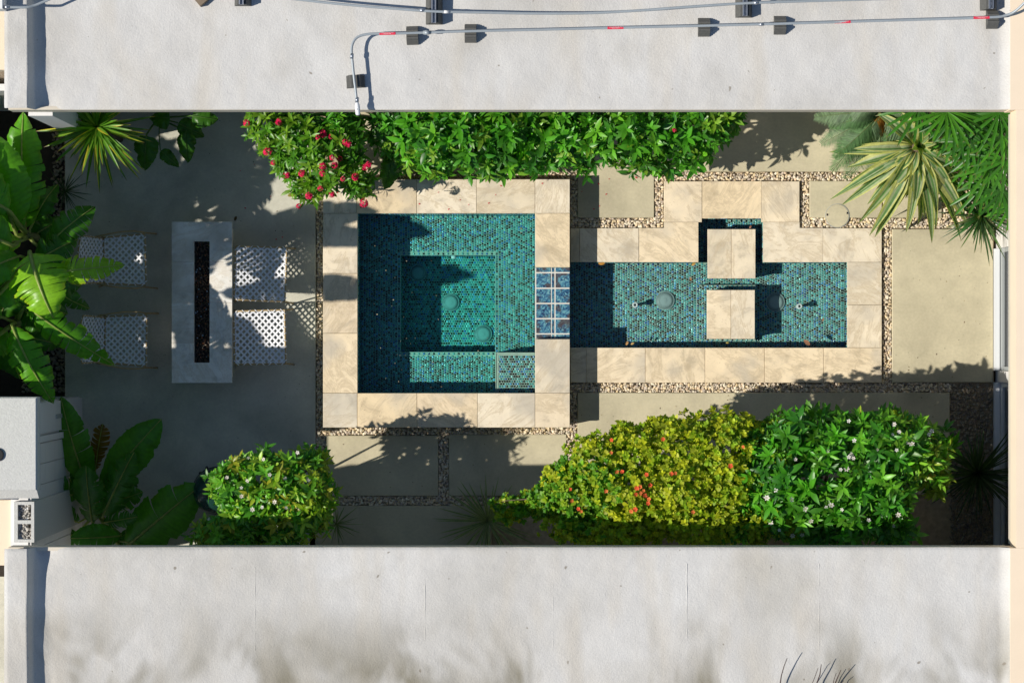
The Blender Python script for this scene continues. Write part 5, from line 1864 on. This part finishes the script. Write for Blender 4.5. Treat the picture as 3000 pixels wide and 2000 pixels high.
def strap_plant(name, label, cat, centre, n, lens, width, pitch, colf, group=None, seed=0, mat='leaf_soft', droop=.35, az=None, stem=True, ncol=4):
    r = random.Random(seed)
    c = PV(*centre)
    root = thing(name, label, cat, (c.x, c.y, -.085), group)
    if stem:
        m = MB(); m.tube([(c.x, c.y, -.085), (c.x, c.y, max(.02, c.z))], [.035, .025], 8); m.build('trunk', M['bark'], root, True)
    for i in range(n):
        a = i * 2.39996 + r.uniform(-.25, .25) if az is None else r.uniform(*az)
        f = i / n
        L = r.uniform(*lens)
        el = pitch[0] + (pitch[1] - pitch[0]) * f + r.uniform(-.12, .12)
        d = Vector((math.cos(a) * math.cos(el), math.sin(a) * math.cos(el), math.sin(el)))
        tip = c + d * L + Vector((0, 0, -droop * L * math.cos(el)))
        tip.z = max(tip.z, .02)
        mm = strap(c + Vector((0, 0, -.04 * (1 - f))), tip, droop * L * .45, r.uniform(*width), colf(i, r), 9, ncol, .28, None, r.uniform(-.4, .4))
        mm.build('leaf', M[mat], root, True, True)
    return root


def drac(i, r):
    yel = r.random() < .5
    g = (.11, .27, .02) if r.random() < .6 else (.07, .20, .014)
    ycol = (.66, .58, .05)
    old = r.random() < .3

    def f(t, s):
        if t > .93: return (.28, .14, .06)
        if yel and s * (1 if i % 2 else -1) > .2: return ycol
        if old and abs(s) < .4: return (.22, .30, .03)
        return g
    return f


strap_plant('spiky_dracaena', 'spiky dracaena with yellow edged leaves below the upper left roof', 'dracaena', (283, 372, 1.25), 120, (.36, .66), (.024, .038), (-.55, 1.15), drac, None, 3, 'leaf', .25)


def darkgrass(i, r):
    g = (.05 * r.uniform(.6, 1.3), .115 * r.uniform(.6, 1.3), .035)
    pale = r.random() < .25
    return lambda t, s: (.20, .27, .10) if (pale and abs(s) > .5) else ((.22, .16, .05) if t > .95 else g)


strap_plant('spiky_yucca', 'narrow leaved spiky plant at the top end of the sliding door', 'yucca', (2874, 632, .55), 150, (.22, .55), (.013, .022), (-.35, 1.3), darkgrass, 'spiky yuccas', 8, 'leaf', .25, ncol=2)
strap_plant('spiky_yucca', 'dark spiky plant in deep shade beside the lower window', 'yucca', (2862, 1385, .45), 140, (.35, .62), (.013, .022), (-.2, 1.25), lambda i, r: (lambda t, s: (.045, .085, .03)), 'spiky yuccas', 9, 'leaf', .35, ncol=2)


def stripe(i, r):
    return lambda t, s: (.34, .38, .20) if abs(s) > .45 else (.06, .13, .04)


strap_plant('striped_grass', 'striped spider leaf plant under the lime shrub branches', 'grass plant', (1430, 1525, .15), 75, (.35, .62), (.013, .022), (-.1, 1.1), stripe, 'striped grass plants', 10, 'leaf_soft', .35, stem=False, ncol=4)
strap_plant('striped_grass', 'thin grassy plant at the right foot of the yellow green shrub', 'grass plant', (985, 1535, .15), 40, (.18, .36), (.006, .011), (0.1, 1.2), stripe, 'striped grass plants', 12, 'leaf_soft', .3, stem=False, ncol=2)
strap_plant('dark_fern', 'dark feathery low plant behind the banana near the upper left wall', 'plant', (190, 560, .12), 40, (.15, .34), (.006, .012), (0.0, 1.0), lambda i, r: (lambda t, s: (.04, .08, .03)), None, 13, 'leaf_soft', .3, stem=False, ncol=2)


# ---- fan palms in the upper right corner
def fan_frond(hub, heading, pitch, L, n, seed, col):
    r = random.Random(seed); m = None
    hub = Vector(hub)
    fwd = Vector((math.cos(heading) * math.cos(pitch), math.sin(heading) * math.cos(pitch), math.sin(pitch)))
    side = Vector((-math.sin(heading), math.cos(heading), 0))
    out = MB()
    for k in range(n):
        a = (-1 + 2 * (k + .5) / n) * 1.95 + r.uniform(-.06, .06)
        d = fwd * math.cos(a) + side * math.sin(a)
        Lk = L * (1 - .22 * abs(a) / 2) * r.uniform(.85, 1.1)
        f = r.uniform(.8, 1.2)
        cc = (col[0] * f, col[1] * f, col[2] * f)
        s = strap(hub, hub + d * Lk + Vector((0, 0, -r.uniform(.12, .42) * Lk)), .12 * Lk, .031, lambda t, s_: cc if t < .96 else (.2, .15, .05), 8, 2, .30, lambda t: min(1, .25 + 2.2 * t) * (1 - t ** 5) ** .6 + .02)
        off = len(out.v); out.v += s.v; out.c += s.c; out.f += [tuple(i + off for i in q) for q in s.f]
    return out


def fan_palm(label, trunk, fronds, seed):
    c = PV(*trunk)
    root = thing('fan_palm', label, 'fan palm', (c.x, c.y, -.085), 'fan palms in the upper right corner')
    m = MB(); m.tube([(c.x, c.y, -.085), (c.x, c.y, c.z)], [.03, .022], 8); m.build('trunk', M['bark'], root, True)
    for i, (x, y, z, hd, L) in enumerate(fronds):
        h = PV(x, y, z)
        mm = fan_frond(h, R(hd), (.15, .5, -.1, .35)[i % 4], L, 12 + i % 3, seed * 31 + i, ((.045, .18, .014), (.075, .26, .018), (.03, .13, .012))[i % 3])
        mm.col = (.06, .15, .02)
        mm.tube([(c.x, c.y, c.z * .8), tuple((Vector((c.x, c.y, c.z)) + h) / 2 + Vector((0, 0, .08))), tuple(h)], .006, 5)
        mm.build('frond', M['leaf'], root, True, True)
    return root


fan_palm('glossy fan palm spreading under the middle of the upper right eave', (2770, 300, 1.2), [(2690, 318, 1.55, 215, .42), (2772, 326, 1.75, 265, .46), (2800, 330, 1.7, 310, .50), (2840, 400, 1.3, 290, .42), (2790, 380, 1.1, 240, .38), (2720, 300, 1.4, 170, .38)], 3)
fan_palm('glossy fan palm in the corner against the beige eave', (2925, 380, 1.2), [(2926, 330, 1.7, 250, .46), (2940, 400, 1.5, 230, .42), (2880, 420, 1.35, 200, .42), (2948, 470, 1.4, 255, .46), (2900, 490, 1.15, 215, .40), (2935, 560, 1.1, 250, .42), (2880, 540, .9, 240, .38), (2850, 470, .9, 190, .36), (2960, 350, 1.5, 300, .4), (2820, 560, .6, 220, .3), (2900, 350, 1.0, 220, .40), (2860, 380, .8, 250, .40), (2930, 500, .8, 200, .40), (2960, 600, .8, 240, .36), (2830, 340, .9, 290, .42)], 5)


# ---- pygmy date palm
def feather(base, tip, bow, seed, col):
    r = random.Random(seed); m = MB()
    a, b = Vector(base), Vector(tip); c = (a + b) / 2 + Vector((0, 0, bow))
    m.col = (.14, .19, .07)
    m.tube([bez(a, c, b, t) for t in np.linspace(0, 1, 9)], [.006, .006, .005, .005, .004, .004, .003, .002, .001], 5)
    n = 46
    for k in range(n):
        t = .12 + .86 * k / n
        p = bez(a, c, b, t)
        d = (bez(a, c, b, min(1, t + .03)) - bez(a, c, b, max(0, t - .03))).normalized()
        s = d.cross(Vector((0, 0, 1))).normalized()
        for sg in (-1, 1):
            L = .17 * math.sin(math.pi * (.15 + .8 * t)) * r.uniform(.85, 1.15)
            q = p + (d * .55 + s * sg * .85).normalized() * L + Vector((0, 0, -.05 * L / .15 + r.uniform(-.01, .01)))
            f = r.uniform(.75, 1.25); m.col = (col[0] * f, col[1] * f, col[2] * f)
            w = d * .006
            m.f.append(tuple(m.vert(v) for v in (p - w, p + w, (p + q) / 2 + w * 1.2 + Vector((0, 0, .01)), q, (p + q) / 2 - w * 1.2 + Vector((0, 0, .01)))))
    return m


c1 = PV(2585, 330, .95)
pyg = thing('date_palm', 'feathery grey green palm left of the cream striped rosette', 'palm', (c1.x, c1.y, -.085))
m = MB(); m.tube([(c1.x, c1.y, -.085), (c1.x, c1.y, .95)], [.05, .04], 8); m.build('trunk', M['bark'], pyg, True)
for i, (x, y, z, bow) in enumerate(((2430, 505, .65, .28), (2470, 530, .55, .32), (2400, 425, .7, .3), (2425, 375, .8, .3), (2480, 320, .95, .3), (2545, 545, .5, .35), (2600, 520, .6, .3), (2660, 430, .8, .3), (2500, 440, .8, .25), (2440, 465, .75, .3), (2640, 300, 1.0, .25), (2380, 345, .75, .3), (2520, 480, .65, .3))):
    feather(c1, PV(x, y, z), bow, i, (.17, .26, .14) if i % 3 else (.11, .22, .08)).build('frond', M['leaf_soft'], pyg, True, True)
# dead fronds
for i, (x, y) in enumerate(((2520, 372), (2545, 380), (2560, 372))):
    feather(c1, PV(x, y, .95), .12, 50 + i, (.34, .17, .03)).build('dead_frond', M['leaf_soft'], pyg, True, True)

# ---- unseen greenery added beyond the left edge to cast the patio's shade
rs_ = np.random.default_rng(77)
n = 2800
hx = rs_.uniform(-560, -290, n); hy = rs_.uniform(330, 1165, n)
top = np.where(hy < 560, 2.6, np.where(hy < 680, 2.74, np.where(hy < 1060, 2.95, 3.0))) + .06 * np.sin(hy * .031) + .1 * np.sin(hy * .083 + 1)
hp = np.stack([(hx - 1500) / 284.5, (1000 - hy) / 284.5, .2 + (top - .2) * np.sqrt(rs_.uniform(0, 1, n))], 1)
shade_hedge = link('shade_hedge', array_mesh('shade_hedge', [rosettes(hp, rs_.standard_normal((n, 3)) + np.array([0, 0, .6]), 6, .20, .24, (.5, 1.5), np.repeat([[.035, .11, .014]], n, 0), rs_)], True), M['leaf'])
tag(shade_hedge, 'dense unseen greenery added beyond the left edge to shade the patio', 'shade_hedge', kind='stuff')

# ================================================================== SMALL THINGS
# kamado grill behind the yellow green shrub
g = PV(622, 1442, .95)
gr = thing('kamado_grill', 'dark green domed grill half hidden between banana and yellow green shrub', 'grill', (g.x, g.y, 0))
m = MB(); m.lathe([(.12, .30), (.19, .40), (.225, .55), (.23, .66)], 32, g.x, g.y); m.build('fire_bowl', M['green_glaze'], gr, True)
m = MB(); m.lathe([(.232, .675), (.226, .76), (.20, .86), (.15, .93), (.08, .965), (.05, .97)], 32, g.x, g.y); d = m.build('dome', M['green_glaze'], gr, True)
m = MB(); m.lathe([(.05, .965), (.05, 1.0), (.058, 1.0), (.058, 1.015)], 16, g.x, g.y); m.build('chimney_cap', M['dark'], d)
m = MB(); m.tube([(g.x + .20, g.y + .09, .76), (g.x + .27, g.y + .10, .78), (g.x + .26, g.y - .10, .78), (g.x + .20, g.y - .09, .76)], .010, 8); m.build('handle', M['steel'], d, True)
m = MB(); m.lathe([(.235, .650), (.237, .655), (.237, .682), (.234, .686)], 32, g.x, g.y); m.build('band', M['dark'], gr)
for k in range(4):
    a = .78 + k * math.pi / 2
    m = MB(); m.tube([(g.x + .24 * math.cos(a), g.y + .24 * math.sin(a), .62), (g.x + .22 * math.cos(a), g.y + .22 * math.sin(a), .3), (g.x + .27 * math.cos(a), g.y + .27 * math.sin(a), .0)], .014, 6); m.build('leg', M['dark'], gr, True)
m = MB()
m.box(g.x - .2, g.x + .2, g.y - .012, g.y + .012, .27, .30); m.box(g.x - .012, g.x + .012, g.y - .2, g.y - .0121, .27, .299); m.box(g.x - .012, g.x + .012, g.y + .0121, g.y + .2, .27, .299)
m.build('nest_frame', M['dark'], gr)

# bare twigs of a small tree rising behind the lower wing
b0 = PV(2380, 2260, 0); b0.y = LY - 2.85
tr = thing('bare_tree', 'bare reddish twigs rising at the bottom edge of the photo', 'tree', (b0.x, b0.y, -.085))
m = MB(); m.tube([(b0.x, b0.y, -.085), (b0.x + .03, b0.y + .02, 1.6), (b0.x, b0.y + .1, 3.0)], [.05, .035, .02], 8); m.build('trunk', M['bark'], tr, True)
for i, pts in enumerate(([(2283, 2030), (2286, 2000), (2289, 1978), (2297, 1950), (2306, 1927)], [(2384, 2040), (2393, 2000), (2402, 1975), (2404, 1960), (2406, 1945)], [(2430, 2040), (2447, 2000), (2453, 1985), (2458, 1974), (2463, 1962)], [(2455, 2040), (2465, 2000), (2472, 1992)], [(2376, 2010), (2386, 1985), (2395, 1960), (2397, 1955)], [(2440, 2010), (2443, 1990), (2450, 1970)])):
    w = [Vector((b0.x, b0.y + .1, 2.98))] + [PV(x, y, ZR + .05 + .025 * k) for k, (x, y) in enumerate(pts)]
    m = MB(); m.tube(w, [.012] + [.0065 - .0009 * k for k in range(len(pts))] if i < 3 else [.008] + [.0035 - .0005 * k for k in range(len(pts))], 6); m.build('branch', M['twig'], tr, True)

# fallen leaves on the basin water and petals on the stones
def fallen_leaf(x, y, z, size, col, label, rot):
    c = PV(x, y, z)
    mm = strap(c - Vector((math.cos(rot), math.sin(rot), 0)) * size / 2, c + Vector((math.cos(rot), math.sin(rot), 0)) * size / 2, .008, size * .55, lambda t, s: col, 6, 4, .15, lambda t: math.sin(math.pi * (t * .94 + .03)) ** .7)
    o = mm.build('fallen_leaf', M['leaf_soft'], None, True, True)
    tag(o, label, 'leaf', 'fallen leaves in the fountain')


for (x, y, sz, col, lab, rot) in ((1763, 771, .07, (.62, .30, .06), 'orange fallen leaf floating at the top left of the fountain', .1), (2032, 773, .05, (.66, .38, .10), 'round orange fallen leaf beside the notch of the fountain', .8),
                                  (2023, 817, .04, (.45, .24, .12), 'small tan fallen leaf left of the upper stepping stones', 2.0), (2364, 1003, .08, (.42, .20, .12), 'large brown fallen leaf at the bottom right of the fountain', 2.4),
                                  (2411, 936, .04, (.36, .20, .14), 'small brown fallen leaf in the right part of the fountain', 1.4), (1853, 1006, .04, (.70, .45, .18), 'yellow fallen leaf at the lower edge of the fountain, right of two', .5),
                                  (1837, 1005, .045, (.66, .36, .14), 'orange fallen leaf at the lower edge of the fountain, left of two', 1.1), (2131, 1004, .03, (.60, .48, .12), 'tiny yellow fallen leaf below the lower stepping stones', 0),
                                  (2198, 665, .035, (.46, .22, .15), 'reddish fallen leaf at the top of the fountain notch', 1.0), (2480, 924, .035, (.45, .22, .10), 'rust fallen leaf against the right wall of the fountain', 1.5)):
    fallen_leaf(x, y, -.028, sz, col, lab, rot)
fallen_leaf(853, 571, .006, .075, (.30, .24, .06), 'olive yellow fallen leaf on the shaded patio near the crimson flowers', .3)
fallen_leaf(690, 640, .006, .05, (.12, .07, .03), 'brown fallen leaf on the patio above the fire table', 1.2)
rp = random.Random(9)
pp = [(rp.uniform(960, 1660), rp.uniform(530, 620), .305, 'tiny red petal on the top rim of the spa') for _ in range(14)] + [(rp.uniform(1700, 1900), rp.uniform(515, 625), .006, 'tiny red petal on the small slab right of the spa') for _ in range(7)] + [(rp.uniform(700, 920), rp.uniform(480, 720), .006, 'tiny red petal on the patio below the crimson flowers') for _ in range(10)] + [(1740, 484, .006, 'red petal half under the middle green shrub'), (1864, 520, .006, 'larger red petal lying on the small slab right of the spa')]
pm = MB()
pmesh = []
for k in range(3):
    q = MB(); q.col = (.62, .02, .05); r_ = .006 + .003 * k
    ids = [q.vert((r_ * math.cos(a), r_ * .7 * math.sin(a), .003 * math.cos(2 * a))) for a in np.linspace(0, 5.6, 7)]
    q.face(*ids); me = q.mesh('fallen_petal', False, True); me.materials.append(M['flower']); pmesh.append(me)
for i, (x, y, z, plab) in enumerate(pp):
    o = bpy.data.objects.new('fallen_petal', pmesh[2 if i > len(pp) - 3 else i % 2]); COL.objects.link(o)
    o.location = PV(x, y, z); o.rotation_euler = (0, 0, rp.uniform(0, 6))
    tag(o, plab, 'petal', 'fallen red petals')
# bits of dry leaf on the paving
n = 260
rs_ = np.random.default_rng(31)
lx = np.concatenate([rs_.uniform(200, 920, 120), rs_.uniform(1700, 2760, 60), rs_.uniform(2620, 2900, 40), rs_.uniform(960, 1650, 40)])
ly = np.concatenate([rs_.uniform(340, 1380, 120), rs_.uniform(1155, 1240, 60), rs_.uniform(690, 1110, 40), rs_.uniform(1285, 1440, 40)])
lp_ = np.array([P(x, y, .003) for x, y in zip(lx, ly)])
lc = np.array([(.16, .10, .05), (.10, .06, .035), (.28, .20, .09), (.06, .05, .04)])[rs_.integers(0, 4, n)]
ang_ = rs_.uniform(0, 6.28, n)
tv, tf = leaf_template(.25, .1, .1)
o = link('leaf_litter', array_mesh('leaf_litter', [instance_arrays(tv, tf, frames(lp_, np.stack([np.cos(ang_), np.sin(ang_), np.full(n, .05)], 1), np.repeat([[0, 0, 1.0]], n, 0), rs_.uniform(.006, .022, n) * rs_.uniform(.4, 1, n)), lc)]), M['pebble'])
tag(o, 'small brown bits of dry leaf scattered on the paving', 'litter', kind='stuff')
# pale specks floating on the spa
n = 90
rs_ = np.random.default_rng(12)
sp_ = np.stack([rs_.uniform(SX0 + .05, SX1 - .05, n), rs_.uniform(SY0 + .05, SY1 - .05, n), np.full(n, ZSP + .001)], 1)
o = link('floating_specks', array_mesh('floating_specks', [instance_arrays(PEB_V, PEB_F, frames(sp_, rs_.standard_normal((n, 3)), np.repeat([[0, 0, 1.0]], n, 0), np.stack([rs_.uniform(.002, .009, n), rs_.uniform(.002, .005, n), np.full(n, .0012)], 1)), np.repeat([[.45, .38, .26]], n, 0))]), M['pebble'])
tag(o, 'pale specks of debris floating on the spa water', 'debris', kind='stuff')
